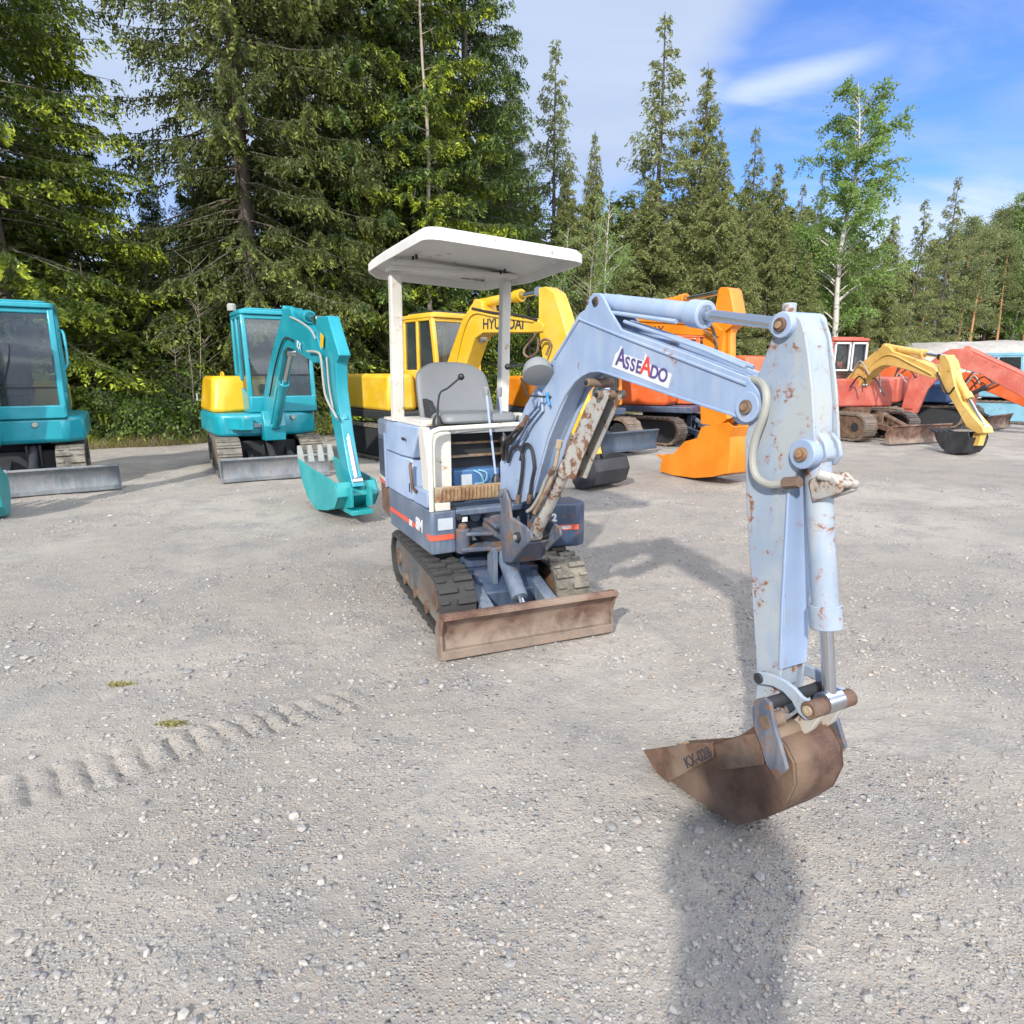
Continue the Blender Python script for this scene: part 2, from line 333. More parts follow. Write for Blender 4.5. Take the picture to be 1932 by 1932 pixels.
# ------------------------------------------------------------------ shared builders for tracked machines
def stadium(xc, L, r, zc, n=12):
    P = []
    for k in range(n+1):
        w = -pi/2+pi*k/n; P.append((xc+L/2+r*cos(w), zc+r*sin(w)))
    for k in range(n+1):
        w = pi/2+pi*k/n; P.append((xc-L/2+r*cos(w), zc+r*sin(w)))
    return P
def along(P, step):
    out = []; n = len(P); d = 0.
    for i in range(n):
        a, b = P[i], P[(i+1) % n]; l = hypot(b[0]-a[0], b[1]-a[1])
        if l < 1e-6: continue
        t = (-d) % step if out else 0
        while t < l:
            out.append((a[0]+(b[0]-a[0])*t/l, a[1]+(b[1]-a[1])*t/l, atan2(b[1]-a[1], b[0]-a[0]))); t += step
        d = (d+l) % step
    return out
def track(root, rot, yc, tw, xc, L, r, beltm, framem, wheelm, outer=-1, steel=False, step=.075, lug=.022, off=(0, 0, 0), detail=True):
    zc = r+lug; P = stadium(xc, L, r, zc)
    b = MB(rot, off); n = len(P); th = .03 if not steel else .035
    c = (xc, zc); Q = [(p[0]-(p[0]-(xc+L/2 if p[0] > xc+L/2 else xc-L/2 if p[0] < xc-L/2 else p[0]))*th/r, p[1]-(p[1]-zc)*th/r) for p in P]
    y0, y1 = yc-tw/2, yc+tw/2; vs = []; fs = []
    for p, q in zip(P, Q): vs += [(p[0], y0, p[1]), (p[0], y1, p[1]), (q[0], y1, q[1]), (q[0], y0, q[1])]
    for i in range(n):
        j = (i+1) % n
        for k in range(4): fs.append((i*4+k, i*4+(k+1) % 4, j*4+(k+1) % 4, j*4+k))
    b.add(vs, [f[::-1] for f in fs])
    for i, (x, z, a) in enumerate(along(P, step)):
        nx, nz = sin(a), -cos(a); h = lug/2
        if steel: b.box((x+nx*h, yc, z+nz*h), (step*.30, tw*.98, lug*1.0), ry=-math.degrees(a)); b.box((x+nx*.004, yc, z+nz*.004), (step*.86, tw*1.0, .018), ry=-math.degrees(a))
        else:
            s = 1 if i % 2 else -1
            b.box((x+nx*h, yc+s*tw*.235, z+nz*h), (step*.50, tw*.50, lug), ry=-math.degrees(a), rz=0)
            b.box((x+nx*h*.6, yc-s*tw*.36, z+nz*h*.6), (step*.30, tw*.24, lug*.7), ry=-math.degrees(a))
    tr = b.build('track_belt', beltm, root, bevel=.004 if detail and not steel else 0)
    f = MB(rot, off)
    S = [(x, z) for x, z in stadium(xc, L, r-th-.012, zc, 8)]; yo = yc+outer*tw*.5
    f.prism(S, yo-outer*.03, yo-outer*(.055)); f.b2(xc-L*.42, xc+L*.42, yc-tw*.25, yc+tw*.25, zc-r*.45, zc+r*.45)
    f.build('track_frame', framem, tr, bevel=.004)
    for nm, x in (('idler', xc+L/2), ('sprocket', xc-L/2)):
        w = MB(rot, off); w.ycyl(x, zc, yc-tw*.3, yc+tw*.3, r-th-.014, 20); w.ycyl(x, zc, yo-outer*.02, yo-outer*.06, r*.34, 14)
        if nm == 'sprocket':
            for k in range(6):
                a = k*pi/3; w.ycyl(x+cos(a)*r*.24, zc+sin(a)*r*.24, yo-outer*.012, yo-outer*.03, .012, 6)
        w.build(nm, wheelm, tr)
    for k in range(3 if detail else 2):
        w = MB(rot, off); x = xc+(k-1)*L*.3 if detail else xc+(k-.5)*L*.5
        w.ycyl(x, zc-r+th+.045, yo-outer*.012, yo-outer*tw*.9, .045 if r < .25 else .06, 14); w.build('roller', wheelm, tr)
    return tr
def dozer(root, rot, x, w, h, z0, bm, am, armx=.5, arm_y=.22, off=(0, 0, 0), azm=.30, rod=None):
    b = MB(rot, off); pr = []
    for k in range(9):
        t = k/8; pr.append((x+.055*cos(pi*(t-.5))*-1+.05*t, z0+h*t))
    b.prism(thick(pr, .016), -w/2, w/2)
    b.b2(x-.03, x+.016, -w/2, w/2, z0-.004, z0+.05); b.b2(x+.0, x+.062, -w/2, w/2, z0+h-.022, z0+h+.004)
    for s in (-1, 1): b.prism([(x-.09, z0+.0), (x+.012, z0), (x-.01, z0+h*.5), (x+.05, z0+h+.004), (x-.05, z0+h*.95), (x-.12, z0+h*.5)], s*w/2-.008, s*w/2+.008)
    bl = b.build('dozer_blade', bm, root, bevel=.004)
    for s in (-1, 1):
        a = MB(rot, off); y = s*arm_y
        a.prism([(x-.05, z0+h*.30), (x-.05, z0+h*.62), (x-armx, azm+.05), (x-armx, azm-.06)], y-.04, y+.04); a.build('push_arm', am, bl, bevel=.004)
    c = MB(rot, off); p0 = Vector((x-armx+.05, 0, azm+.20)); p1 = Vector((x-.08, 0, z0+h*.55)); c.cyl(p0, p0.lerp(p1, .72), .052, 18)
    c.b2(x-armx-.02, x-armx+.10, -.09, -.06, azm-.05, azm+.24); c.b2(x-armx-.02, x-armx+.10, .06, .09, azm-.05, azm+.24)
    cy = c.build('lift_cylinder', am, bl, bevel=.003)
    r_ = MB(rot, off); r_.cyl(p0.lerp(p1, .7), p1, .024, 12); r_.build('piston_rod', M['chrome'], cy)
    return bl
def ram(root, name, A, B, r, split, mat, y=0., gland=1.25, eye=True, rodm=None):
    """hydraulic cylinder from A to B (x,z points) in the plane y"""
    a = Vector((A[0], y, A[1])); b = Vector((B[0], y, B[1])); m = MB(); d = (b-a).normalized()
    m.cyl(a+d*r*.6, a.lerp(b, split), r, 20); e_ = a.lerp(b, split); L = (b-a).length
    m.cyl(e_-d*r*1.9, e_, r*gland, 20)
    if eye: m.ycyl(a.x, a.z, y-r*1.05, y+r*1.05, r*.95, 16)
    o = m.build(name, mat, root, bevel=.003)
    k = MB(); k.cyl(e_-d*.02, b, r*.52, 16)
    if eye: k.ycyl(b.x, b.z, y-r*.9, y+r*.9, r*.85, 16)
    k.build('piston_rod', rodm or M['chrome'], o)
    return o
def bucket(root, P, sh, yc, w, mat, lip, tdir, nteeth=3, tmat=None, name='bucket', tl=.10, tw=.05, t=.014):
    """P: side outline (x,z); sh: (i,j) the run of P wrapped by the shell; lip: point where the teeth sit"""
    b = MB()
    for s in (-1, 1):
        y = yc+s*w/2; b.prism(P, y-s*.0, y-s*t)
    i, j = sh; run = P[i:j+1]; ar = sum(P[k][0]*P[(k+1) % len(P)][1]-P[(k+1) % len(P)][0]*P[k][1] for k in range(len(P)))
    b.prism(thick(run, t if ar > 0 else -t), yc-w/2+.002, yc+w/2-.002)
    o = b.build(name, mat, root, bevel=.003)
    d = Vector((tdir[0], 0, tdir[1])).normalized(); up = Vector((-d.z, 0, d.x))
    for k in range(nteeth):
        y = yc-w/2+tw*.6+(w-tw*1.2)*k/max(1, nteeth-1); q = Vector((lip[0], y, lip[1])); m = MB(); vs = []
        for (a, hh, ww) in ((-.35, .5, 1.), (.25, .55, 1.), (1., .12, .75)):
            for (p_, z_) in ((-1, -1), (1, -1), (1, 1), (-1, 1)): vs.append(q+d*tl*a+up*z_*tl*.28*hh+Vector((0, p_*tw/2*ww, 0)))
        m.add(vs, [(0, 1, 2, 3)]+[(a*4+i_, a*4+(i_+1) % 4, a*4+4+(i_+1) % 4, a*4+4+i_) for a in (0, 1) for i_ in range(4)]+[(11, 10, 9, 8)])
        m.build('tooth', tmat or mat, o, bevel=.003)
    return o
def pin(root, x, z, y0, y1, r, mat, name='pin', capm=None, parent=None):
    m = MB(); m.ycyl(x, z, y0, y1, r, 20); o = m.build(name, mat, parent or root, bevel=.003)
    if capm:
        c = MB(); c.ycyl(x, z, y0-.008, y0+.01, r*.55, 14); c.box((x, y0-.009, z), (r*.5, .008, r*.16), ry=35); c.build('bolt', capm, o)
    return o

# ------------------------------------------------------------------ the small blue excavator in front
F = Frame(-.22, 4.36, 26)
X = empty('mini_excavator', (F.o[0], F.o[1], 0), F.rz, 'small pale blue excavator with white canopy and grey seat, alone in front of the row', 'excavator')
UR = -4.0                                          # the tracks are turned a little against the house
for s in (-1, 1):
    track(X, UR, s*.385, .23, -.02, 1.05, .186, M['rubber'] if s < 0 else M['mudrub'], M['sideplate'], M['rustc'], outer=s, step=.068, lug=.024)
m = MB(UR); m.b2(-.42, .40, -.27, .27, .16, .33); m.prismz(rrect(-.30, .30, -.24, .24, .1), .33, .40); m.prism([(.38, .16), (.56, .14), (.56, .24), (.38, .34)], -.20, .20)
m.b2(-.30, -.18, -.30, .30, .14, .24); m.b2(.18, .30, -.30, .30, .14, .24); m.build('undercarriage', M['navy'], X, bevel=.008)
m = MB(); m.lathe([(0, .25), (.03, .27), (.07, .27), (.10, .24)], (0, 0, .37), (0, 0, 1), 28); m.build('slewing_ring', M['dark'], X)
dozer(X, UR, .90, 1.10, .27, .012, M['rustb'], M['slate'], armx=.50, arm_y=.21, azm=.25)
# dark slate lower body with its two front noses and the gap for the swing casting
ZB, ZT = .455, .735
m = MB()
m.prismz([(-.66, -.47), (.29, -.47), (.305, -.455), (.305, -.30), (.12, -.27), (.12, .16), (.298, .19), (.298, .525), (-.66, .525)], ZB, ZT)
m.b2(.12, .30, -.30, .22, ZT-.045, ZT)
body = m.build('lower_body', M['slate'], X, bevel=.012)
m = MB(); m.prismz([(-.645, -.473), (.08, -.473), (.08, -.469), (-.645, -.469)], .565, .597); m.prismz([(.225, -.474), (.305, -.474), (.31, -.46), (.31, -.318), (.306, -.318), (.303, -.458), (.225, -.469)], .550, .584)
m.build('red_stripe', M['red'], body)
tx_, tz_ = F.tr(775, 987, -.474); text('EX', .052, M['white'], body, basis((tx_, -.4745, tz_), (1, 0, 0), (0, 0, 1)), bold=.004)
tx_, tz_ = F.tr(791, 991, -.474); text('8M', .115, M['white'], body, basis((tx_, -.4745, tz_), (1, 0, 0), (0, 0, 1)), bold=.004)
m = MB(); m.b2(.306, .311, -.425, -.325, .615, .690); m.build('plate', M['sticker'], body)
m = MB(); m.tube([(.30, -.285, .69), (.318, -.285, .69)], .02, 16); m.build('key_switch', M['dark'], body)
m = MB(); m.b2(.306, .31, -.262, -.225, .655, .685); m.build('warning_sticker', M['white'], body)
# left nose in navy with stripe and numeral
m = MB(); m.prismz([(.30, .17), (.40, .20), (.47, .27), (.525, .48), (.50, .545), (.30, .55)], ZB+.0, ZT+.02, ); nose = m.build('front_nose', M['navy'], X, bevel=.02)
nd = Vector((.47, .27, 0))-Vector((.525, .48, 0)); nn = Vector((nd.y, -nd.x, 0)).normalized()*-1
if nn.x < 0: nn = -nn
mid = (Vector((.47, .27, 0))+Vector((.525, .48, 0)))/2
m = MB(); a = Vector((.47, .27, 0)); b_ = Vector((.525, .48, 0)); o3 = nn*.004
m.add([tuple(a+o3+Vector((0, 0, .575))), tuple(b_+o3+Vector((0, 0, .575))), tuple(b_+o3+Vector((0, 0, .61))), tuple(a+o3+Vector((0, 0, .61)))], [(0, 1, 2, 3)])
m.build('red_stripe', M['red'], nose)
text('2', .07, M['white'], nose, basis(tuple(a.lerp(b_, .22)+nn*.006+Vector((0, 0, .66))), tuple(b_-a), (0, 0, 1)), bold=.003)
text('RX SERIES', .026, M['white'], nose, basis(tuple(mid+nn*.006+Vector((0, 0, .592))), tuple(b_-a), (0, 0, 1)), bold=.001)
# rear body : engine housing, grille, rusty skirt
m = MB(); m.prismz([(-.66, -.475), (-1.02, -.44), (-1.14, -.30), (-1.14, .34), (-1.02, .48), (-.66, .53)], .50, .74); m.build('counterweight', M['rustc'], X, bevel=.02)
m = MB(); m.prismz([(-.66, -.478), (-1.03, -.443), (-1.155, -.30), (-1.155, .34), (-1.03, .483), (-.66, .53)], .742, 1.235); eng = m.build('engine_housing', M['slate'], X, bevel=.02)
def side_panel(x0, x1, z0, z1, mat, name, parent, push=.003, lift=0.):
    def P(x): return -.478+(-.66-x)/(.37)*.035 if x < -.66 else -.478
    m = MB(); y0, y1 = P(x0), P(x1)
    m.add([(x0, y0-push, z0), (x1, y1-push, z0+lift), (x1, y1-push, z1+lift), (x0, y0-push, z1), (x0, y0+.004, z0), (x1, y1+.004, z0+lift), (x1, y1+.004, z1+lift), (x0, y0+.004, z1)],
          [(0, 1, 2, 3), (0, 4, 5, 1), (1, 5, 6, 2), (2, 6, 7, 3), (3, 7, 4, 0)]); return m.build(name, mat, parent)
gr = side_panel(-.99, -.70, .80, 1.12, M['navy'], 'grille', eng, .004)
m = MB()
for k in range(9):
    z = 1.085-k*.028
    m.add([(-.955, -.4575, z), (-.77, -.4755, z), (-.77, -.4755, z-.012), (-.955, -.4575, z-.012)], [(0, 1, 2, 3)])
m.build('louvres', M['black'], gr)
side_panel(-1.0, -.675, .772, .797, M['cream'], 'white_stripe', eng, .005); side_panel(-1.0, -.675, .744, .770, M['red'], 'red_stripe', eng, .005)
side_panel(-.70, -.668, .742, 1.15, M['blue'], 'corner_strip', eng, .012)
# right hand blue side panels
m = MB(); m.prismz([(-.655, -.478), (-.17, -.478), (-.02, -.45), (-.02, -.34), (-.655, -.34)], .738, 1.02, [(-.655, -.478), (-.30, -.478), (-.13, -.455), (-.13, -.34), (-.655, -.34)])
sp = m.build('side_panel', M['blue'], X, bevel=.012)
m = MB(); m.b2(-.10, -.085, -.483, -.479, .80, .86); m.build('latch', M['black'], sp)
m = MB(); m.prismz([(-.655, -.482), (-.28, -.482), (-.10, -.455), (-.10, -.30), (-.655, -.30)], 1.026, 1.245, [(-.655, -.47), (-.28, -.47), (.02, -.44), (.02, -.28), (-.655, -.28)])
up = m.build('upper_side_panel', M['blue'], X, bevel=.012)
m = MB(); m.prismz([(-.70, -.45), (.03, -.43), (.03, -.30), (-.70, -.30)], 1.246, 1.262); m.b2(-.40, .03, -.42, -.27, 1.25, 1.285); m.build('deck_top', M['cream'], X, bevel=.004)
for x in (-.22, -.17): 
    m = MB(); m.tube([(x, -.476, 1.15), (x, -.486, 1.15)], .010, 10); m.build('bolt', M['dark'], up)
m = MB(); m.prism([(-.02, 1.245), (.10, 1.245), (.20, .90), (.20, .80), (.06, .80)], -.435, -.39); m.build('seat_side_panel', M['cream'], X, bevel=.006)
m = MB(); m.tube([(-.075, -.47, 1.0), (-.065, -.48, .98), (-.03, -.48, .84), (.03, -.47, .82)], .012, 8); m.build('grab_handle', M['rustc'], X)
m = MB(); m.prismz([(-.05, -.465), (.20, -.455), (.20, -.30), (-.05, -.30)], .738, .845); m.build('step_box', M['blue'], X, bevel=.008)
m = MB(); m.b2(.05, .295, -.452, -.30, .737, .750); m.build('step_mat', M['dark'], X)
m = MB(); m.b2(.205, .215, -.40, -.29, .77, 1.22); m.prismz([(.12, -.41), (.21, -.40), (.21, -.30), (.12, -.30)], .76, 1.235); m.build('knee_panel', M['cream'], X, bevel=.006)
# dark engine opening under the seat with the blue battery box
m = MB(); m.b2(-.50, -.02, -.30, .40, .74, 1.22); m.build('seat_base', M['dark'], X)
m = MB(); m.b2(-.018, .10, -.235, .10, .775, .955); bt = m.build('battery_box', M['cobalt'], X, bevel=.01)
m = MB(); m.b2(.101, .104, -.185, -.105, .85, .925); m.build('sticker', M['sticker'], bt)
m = MB(); m.b2(.101, .104, -.225, -.15, .795, .812); m.build('small_sticker', M['white'], bt)
m = MB(); m.tube(bez([(.09, -.09, .95), (.13, -.05, .92), (.125, -.03, .85), (.10, -.06, .80)]), .006, 6); m.tube(bez([(.09, -.06, .95), (.13, -.01, .93), (.12, -.02, .87), (.12, -.09, .86)]), .005, 6); m.build('cable', M['lblue'], bt)
for z in (1.03, 1.12):
    m = MB(); m.b2(-.02, .02, -.25, .25, z, z+.014); m.build('rusty_rail', M['rustp'], X)
m = MB(); m.box((.06, .20, 1.06), (.10, .10, .14)); m.build('rusty_bracket', M['rustp'], X, bevel=.006)
# seat
m = MB()
def sbk(t): return 1.0-.16*max(0, abs(t)-.72)/.28
vs = []; fs = []; nu, nv = 14, 14
for side in (0, 1):
    for i in range(nu+1):
        u = i/nu
        for j in range(nv+1):
            v = j/nv*2-1
            wd = .285*(1-.10*u**3)*(1 if u < .8 else (1-((u-.8)/.2)**3*.22)); zz = 1.255+.41*u*(1-.10*abs(v)**4)
            bulge = .035*(1-abs(v)**4)*(1-(2*u-1)**6)
            x = -.30-.16*u+(.055*abs(v)**3)+(bulge if side == 0 else -.055-bulge*.4)
            vs.append((x, -.045+wd*v, zz))
nn_ = (nu+1)*(nv+1)
for side in (0, 1):
    for i in range(nu):
        for j in range(nv):
            a = side*nn_+i*(nv+1)+j; q_ = (a, a+1, a+nv+2, a+nv+1); fs.append(q_ if side == 0 else q_[::-1])
rim = [i*(nv+1) for i in range(nu+1)]+[nu*(nv+1)+j for j in range(1, nv+1)]+[i*(nv+1)+nv for i in range(nu-1, -1, -1)]+[j for j in range(nv-1, 0, -1)]
for k in range(len(rim)):
    a, b2_ = rim[k], rim[(k+1) % len(rim)]; fs.append((a, b2_, b2_+nn_, a+nn_))
m.add(vs, fs); st_ = m.build('backrest', M['seat'], X, bevel=0, ang=70)
ss = st_.modifiers.new('sub', 'SUBSURF'); ss.levels = 1; ss.render_levels = 1
m = MB(); m.prismz(rrect(-.40, .12, -.30, .25, .08), 1.262, 1.325, rrect(-.39, .10, -.29, .24, .08)); m.build('seat_cushion', M['seat'], X, bevel=.02)
m = MB(); m.prism([(-.38, 1.25), (-.18, 1.25), (-.12, 1.33), (-.20, 1.40), (-.40, 1.42)], -.30, -.262); m.build('seat_bracket', M['dark'], X, bevel=.006)
m = MB(); m.prismx([(-.30, 1.20), (-.24, 1.20), (-.16, 1.245), (.33, 1.245), (.33, 1.20)], -.02, .12); m.build('seat_plate', M['grey'], X, bevel=.004)
# levers
def lever(pts, r, km, kr=.022, knob='ball', mat=None, label=None):
    m = MB(); m.tube(bez(pts, 5), r, 8); o = m.build('control_lever', mat or M['dark'], X, label=label); k = MB(); p = Vector(pts[-1])
    if knob == 'ball': k.lathe([(-kr*cos(pi*i/8), kr*sin(pi*i/8)) for i in range(9)], p, (0, 0, 1), 16)
    else: k.lathe([(-.05, .013), (-.04, .018), (.01, .02), (.018, .014)], p, (0, 0, 1), 12)
    k.build('knob', km, o); m2 = MB(); m2.lathe([(0, .035), (.03, .03), (.06, .012)], Vector(pts[0])-Vector((0, 0, .02)), (0, 0, 1), 14); m2.build('boot', M['black'], o); return o
def at(u, v, x):                                    # point of the photo on the cross plane x = const of the machine
    d = rayd(u, v); n = F.f; c = F.o[0]*n[0]+F.o[1]*n[1]+x; t = c/(d[0]*n[0]+d[1]*n[1]); Xw, Yw = d[0]*t-F.o[0], d[1]*t-F.o[1]
    return (x, Xw*F.l[0]+Yw*F.l[1], CAMH+d[2]*t)
lever([at(825, 795, .05), at(829, 745, .07), at(845, 732, .09), at(870, 711, .12)], .007, M['black'])
lever([at(1023, 775, .0), at(1023, 740, .0), at(1020, 700, .0), at(998, 688, -.03), at(958, 692, -.04)], .007, M['black'])
lever([at(936, 905, .22), at(930, 850, .20), at(924, 800, .16), at(917, 735, .10)], .008, M['grey'], knob='grip', mat=M['blue'])
lever([at(951, 830, .10), at(946, 780, .08), at(942, 735, .06)], .008, M['grey'], knob='grip', mat=M['blue'])
# left console
m = MB(); m.prismz([(-.45, .34), (.02, .34), (.08, .40), (.08, .50), (-.45, .52)], .74, 1.24); m.build('left_console', M['slate'], X, bevel=.01)
m = MB(); m.prismz([(-.40, .38), (.06, .38), (.06, .50), (-.40, .50)], 1.244, 1.29); m.build('left_deck', M['cream'], X, bevel=.006)
m = MB(); m.b2(.04, .13, .28, .40, .98, 1.24); m.build('lever_bracket', M['cream'], X, bevel=.006)
# guard rail, tread plate
m = MB(); m.tube([(.285, -.455, .737), (.285, -.455, 1.17)]+bez([(.285, -.452, 1.19), (.285, -.435, 1.232), (.285, -.39, 1.25)], 5)+[(.285, .24, 1.262), (.24, .29, 1.262)], .017, 14); m.build('guard_rail', M['cream'], X)
m = MB(); m.b2(.262, .287, -.44, .27, .79, .885); tp = m.build('tread_plate', M['rustp'], X, bevel=.004)
m = MB()
for k in range(25): m.b2(.286, .295, -.40+k*.026, -.387+k*.026, .80, .875)
m.build('ribs', M['rustp'], tp, bevel=.003)
m = MB(); m.b2(.245, .30, -.435, -.335, .737, .787); m.b2(.10, .285, -.44, -.40, .77, .80); m.build('plate_bracket', M['cream'], X, bevel=.004)
m = MB(); m.b2(.20, .27, .36, .50, .745, .80); m.b2(.20, .26, .33, .49, .80, .88); m.build('left_bracket', M['oldblue'], X, bevel=.006)
# canopy
def post(y, xb):
    m = MB(); w = .045 if y < 0 else .040; s = 1 if y > 0 else -1
    m.prism([(xb, 1.25), (xb+.085, 1.25), (xb+.10, 1.45), (xb+.14, 2.25), (xb+.075, 2.25), (xb+.02, 1.45)], y-w/1.1, y+w/1.1)
    o = m.build('canopy_post', M['cream'], X, bevel=.008)
    b = MB(); b.prism([(xb-.06, 1.25), (xb+.0, 1.25), (xb+.05, 1.62), (xb+.03, 1.60)], y-.02, y+.02); b.b2(xb-.08, xb+.16, y-.07, y+.07, 1.25, 1.268)
    b.build('foot_bracket', M['cream'], o, bevel=.004); return o
post(-.405, -.62); post(.43, -.60)
def ctilt(x, y): return 2.335-.062*y-.035*max(0, -(x+.35))**1.5
plan = []
for (px_, py_), rr_ in (((.50, -.515), .10), ((.52, .50), .10), ((-.40, .585), .10), ((-.93, .44), .06), ((-1.0, -.40), .06), ((-.80, -.525), .06)): plan.append((px_, py_, rr_))
PL = []; np_ = len(plan)
for i in range(np_):
    p0, p1, p2 = [Vector(plan[(i+k) % np_][:2]) for k in (-1, 0, 1)]; rr_ = plan[i][2]; a = p1+(p0-p1).normalized()*rr_; c = p1+(p2-p1).normalized()*rr_
    for k in range(6): t = k/5; PL.append((a*(1-t)**2+p1*2*t*(1-t)+c*t*t))
PL2 = []
for i in range(len(PL)):
    a, b = PL[i], PL[(i+1) % len(PL)]; n_ = max(1, int((b-a).length/.12))
    for k in range(n_): PL2.append(a.lerp(b, k/n_))
ctr_ = Vector((-.24, .02)); vs = []; fs = []; n = len(PL2); rings = [(.0, .030, 1), (.55, .030, 1), (.85, .022, 1), (.965, .010, 1), (1.0, -.012, 1), (1.0, -.062, 1), (.975, -.060, 1), (.965, -.012, 1), (.60, .012, 1), (.0, .014, 1)]
for sc_, dz_, _ in rings:
    for p_ in PL2: q_ = ctr_+(p_-ctr_)*max(sc_, .001); vs.append((q_.x, q_.y, ctilt(q_.x, q_.y)+dz_))
for r_i in range(len(rings)-1):
    for i in range(n): j = (i+1) % n; fs.append((r_i*n+i, r_i*n+j, (r_i+1)*n+j, (r_i+1)*n+i))
m = MB(); m.add(vs, [f[::-1] for f in fs]); cn = m.build('canopy_roof', M['canopy'], X, ang=40)
m = MB(); m.b2(-.56, -.42, -.46, .50, 2.27, 2.30); m.build('roof_rib', M['canopy'], cn, bevel=.006)
for y in (-.405, .43):
    for k in range(3):
        m = MB(); x = -.36+.035*k; yy = y+(.085 if y < 0 else -.10)+.014*(k % 2); m.tube([(x, yy, 2.33-.06*y), (x, yy, 2.305-.06*y)], .009, 8); m.build('bolt', M['black'], cn)
text('KX-028', .06, M['rustc'], cn, basis((-.80, .30, 2.292), (0, .95, -.05), (-1, 0, -.03)), bold=.001)

# swing casting and boom
cp = F.tr(1003, 1012, -.06); bf = F.tr(947, 936, -.10)
BF = bf
m = MB()
side = F.trs([(938, 925), (950, 921), (960, 945), (963, 975), (988, 992), (1000, 1003), (1002, 1018), (985, 1035), (965, 1062), (948, 1062), (942, 1000), (944, 955)], -.105)
for s in (-1, 1): m.prism(side, s*.105, s*.085)
m.prism([(side[8][0]-.16, side[8][1]+.02), side[8], (side[7][0]-.02, side[7][1]+.02), (side[7][0]-.18, side[7][1]+.06)], -.1, .1)
m.prism([(.16, .50), (.40, .48), (.46, .46), (.46, .50), (.16, .53)], -.12, .12); m.prism([(.16, .63), (.42, .61), (.42, .64), (.16, .66)], -.08, .08)
m.lathe([(0, .07), (.30, .07)], (.20, 0, .42), (0, 0, 1), 20)
m.prismz([(.26, -.10), (.44, -.10), (.40, -.30), (.30, -.31)], .475, .505); m.prismz([(.26, -.10), (.44, -.10), (.38, -.28), (.30, -.29)], .575, .60); m.lathe([(0, .045), (.16, .045)], (.34, -.27, .46), (0, 0, 1), 16)
m.b2(.48, .66, -.02, .16, .445, .465)
cast = m.build('swing_casting', M['steel'], X, bevel=.008)
m = MB(); m.lathe([(0, .03), (.02, .03), (.03, .02)], (.34, -.27, .62), (0, 0, 1), 12); m.build('pin', M['rustc'], cast)
m = MB(); m.cyl((-.15, -.20, .66), (.22, -.13, .67), .045, 16); m.build('swing_cylinder', M['slate'], X, bevel=.003)
BT = .062                                            # half thickness of the boom
bo = [(943, 935), (944, 898), (943, 872), (955, 850), (978, 800), (991, 765), (1013, 728), (1047, 668), (1072, 628), (1088, 598), (1094, 590), (1104, 583), (1112, 560), (1119, 553), (1130, 553), (1138, 561), (1150, 585), (1172, 621), (1300, 668), (1412, 712), (1436, 745), (1434, 768), (1420, 788), (1396, 787), (1299, 757), (1150, 707), (1133, 702), (1116, 702), (1100, 709), (1087, 721), (1072, 742), (1055, 780), (1035, 830), (1018, 890), (1005, 940), (985, 948), (962, 942)]
Pb = F.trs(bo, -BT)
m = MB()
# plates stand proud of the box between them
m.prism(Pb, -BT, -BT+.012); m.prism(Pb, BT, BT-.012)
ix = F.trs([(950, 925), (955, 860), (985, 800), (1055, 675), (1096, 603), (1172, 629), (1405, 716), (1425, 750), (1418, 775), (1398, 780), (1299, 750), (1150, 700), (1112, 697), (1085, 712), (1068, 735), (1030, 830), (1000, 930), (970, 936)], -BT)
m.prism(ix, -BT+.012, BT-.012)
boom = m.build('boom', M['blue'], X, bevel=.004)
# stiffening rib along the inner bend
rb = F.trs([(1003, 935), (1018, 880), (1035, 820), (1057, 767), (1070, 742), (1087, 719), (1101, 708), (1116, 701), (1133, 700), (1150, 705), (1299, 755), (1396, 786)], -BT)
m = MB(); m.tube([(x, -BT-.004, z) for x, z in rb], .006, 6); m.build('weld_bead', M['blue'], boom)
rb = F.trs([(1048, 672), (1094, 597), (1172, 628), (1410, 718)], -BT)
m = MB(); m.tube([(x, -BT-.003, z-.012) for x, z in rb], .006, 6); m.build('edge_bead', M['blue'], boom)
# boom lug reinforcement, pins
for (u, v, r) in ((1124, 569, .022), (1108, 570, .012)):
    x, z = F.tr(u, v, -BT); pin(X, x, z, -BT-.006, BT+.006, r, M['rustc'], 'pin', M['dark'], boom)
x, z = F.tr(1111, 722, -BT); pin(X, x, z, -BT-.012, BT+.012, .020, M['rustc'], 'pin', M['dark'], boom)
# decal
dec = [(1154, 692), (1161, 668), (1168, 661), (1171, 652), (1176, 668), (1203, 677), (1214, 681), (1217.5, 667), (1222.5, 686), (1267, 706), (1260, 733)]
Pd = F.trs(dec, -BT-.002); m = MB(); m.prism(Pd, -BT-.002, -BT); dc = m.build('decal', M['white'], boom)
e0 = F.tr(1163, 691, -BT-.003); e1 = F.tr(1256, 724, -BT-.003); ex = Vector((e1[0]-e0[0], 0, e1[1]-e0[1])); L_ = ex.length; ex.normalize(); ey = Vector((-ex.z, 0, ex.x))
ds = (F.trs([(1163, 691), (1160, 668)], -BT)); hgt = .062
def dl(ch, t, s, mt, dy=0): text(ch, s, mt, dc, basis((e0[0]+ex.x*L_*t+ey.x*(s*.36+dy), -BT-.0035, e0[1]+ex.z*L_*t+ey.z*(s*.36+dy)), ex, ey), bold=.0012)
for ch, t, s, mt in (('A', .075, .105, 'inkpurple'), ('S', .215, .072, 'inkpurple'), ('S', .335, .072, 'inkpurple'), ('E', .455, .072, 'inkpurple'), ('A', .60, .105, 'inkred'), ('D', .765, .072, 'inkpurple'), ('O', .925, .072, 'inkpurple')): dl(ch, t, s, M[mt])
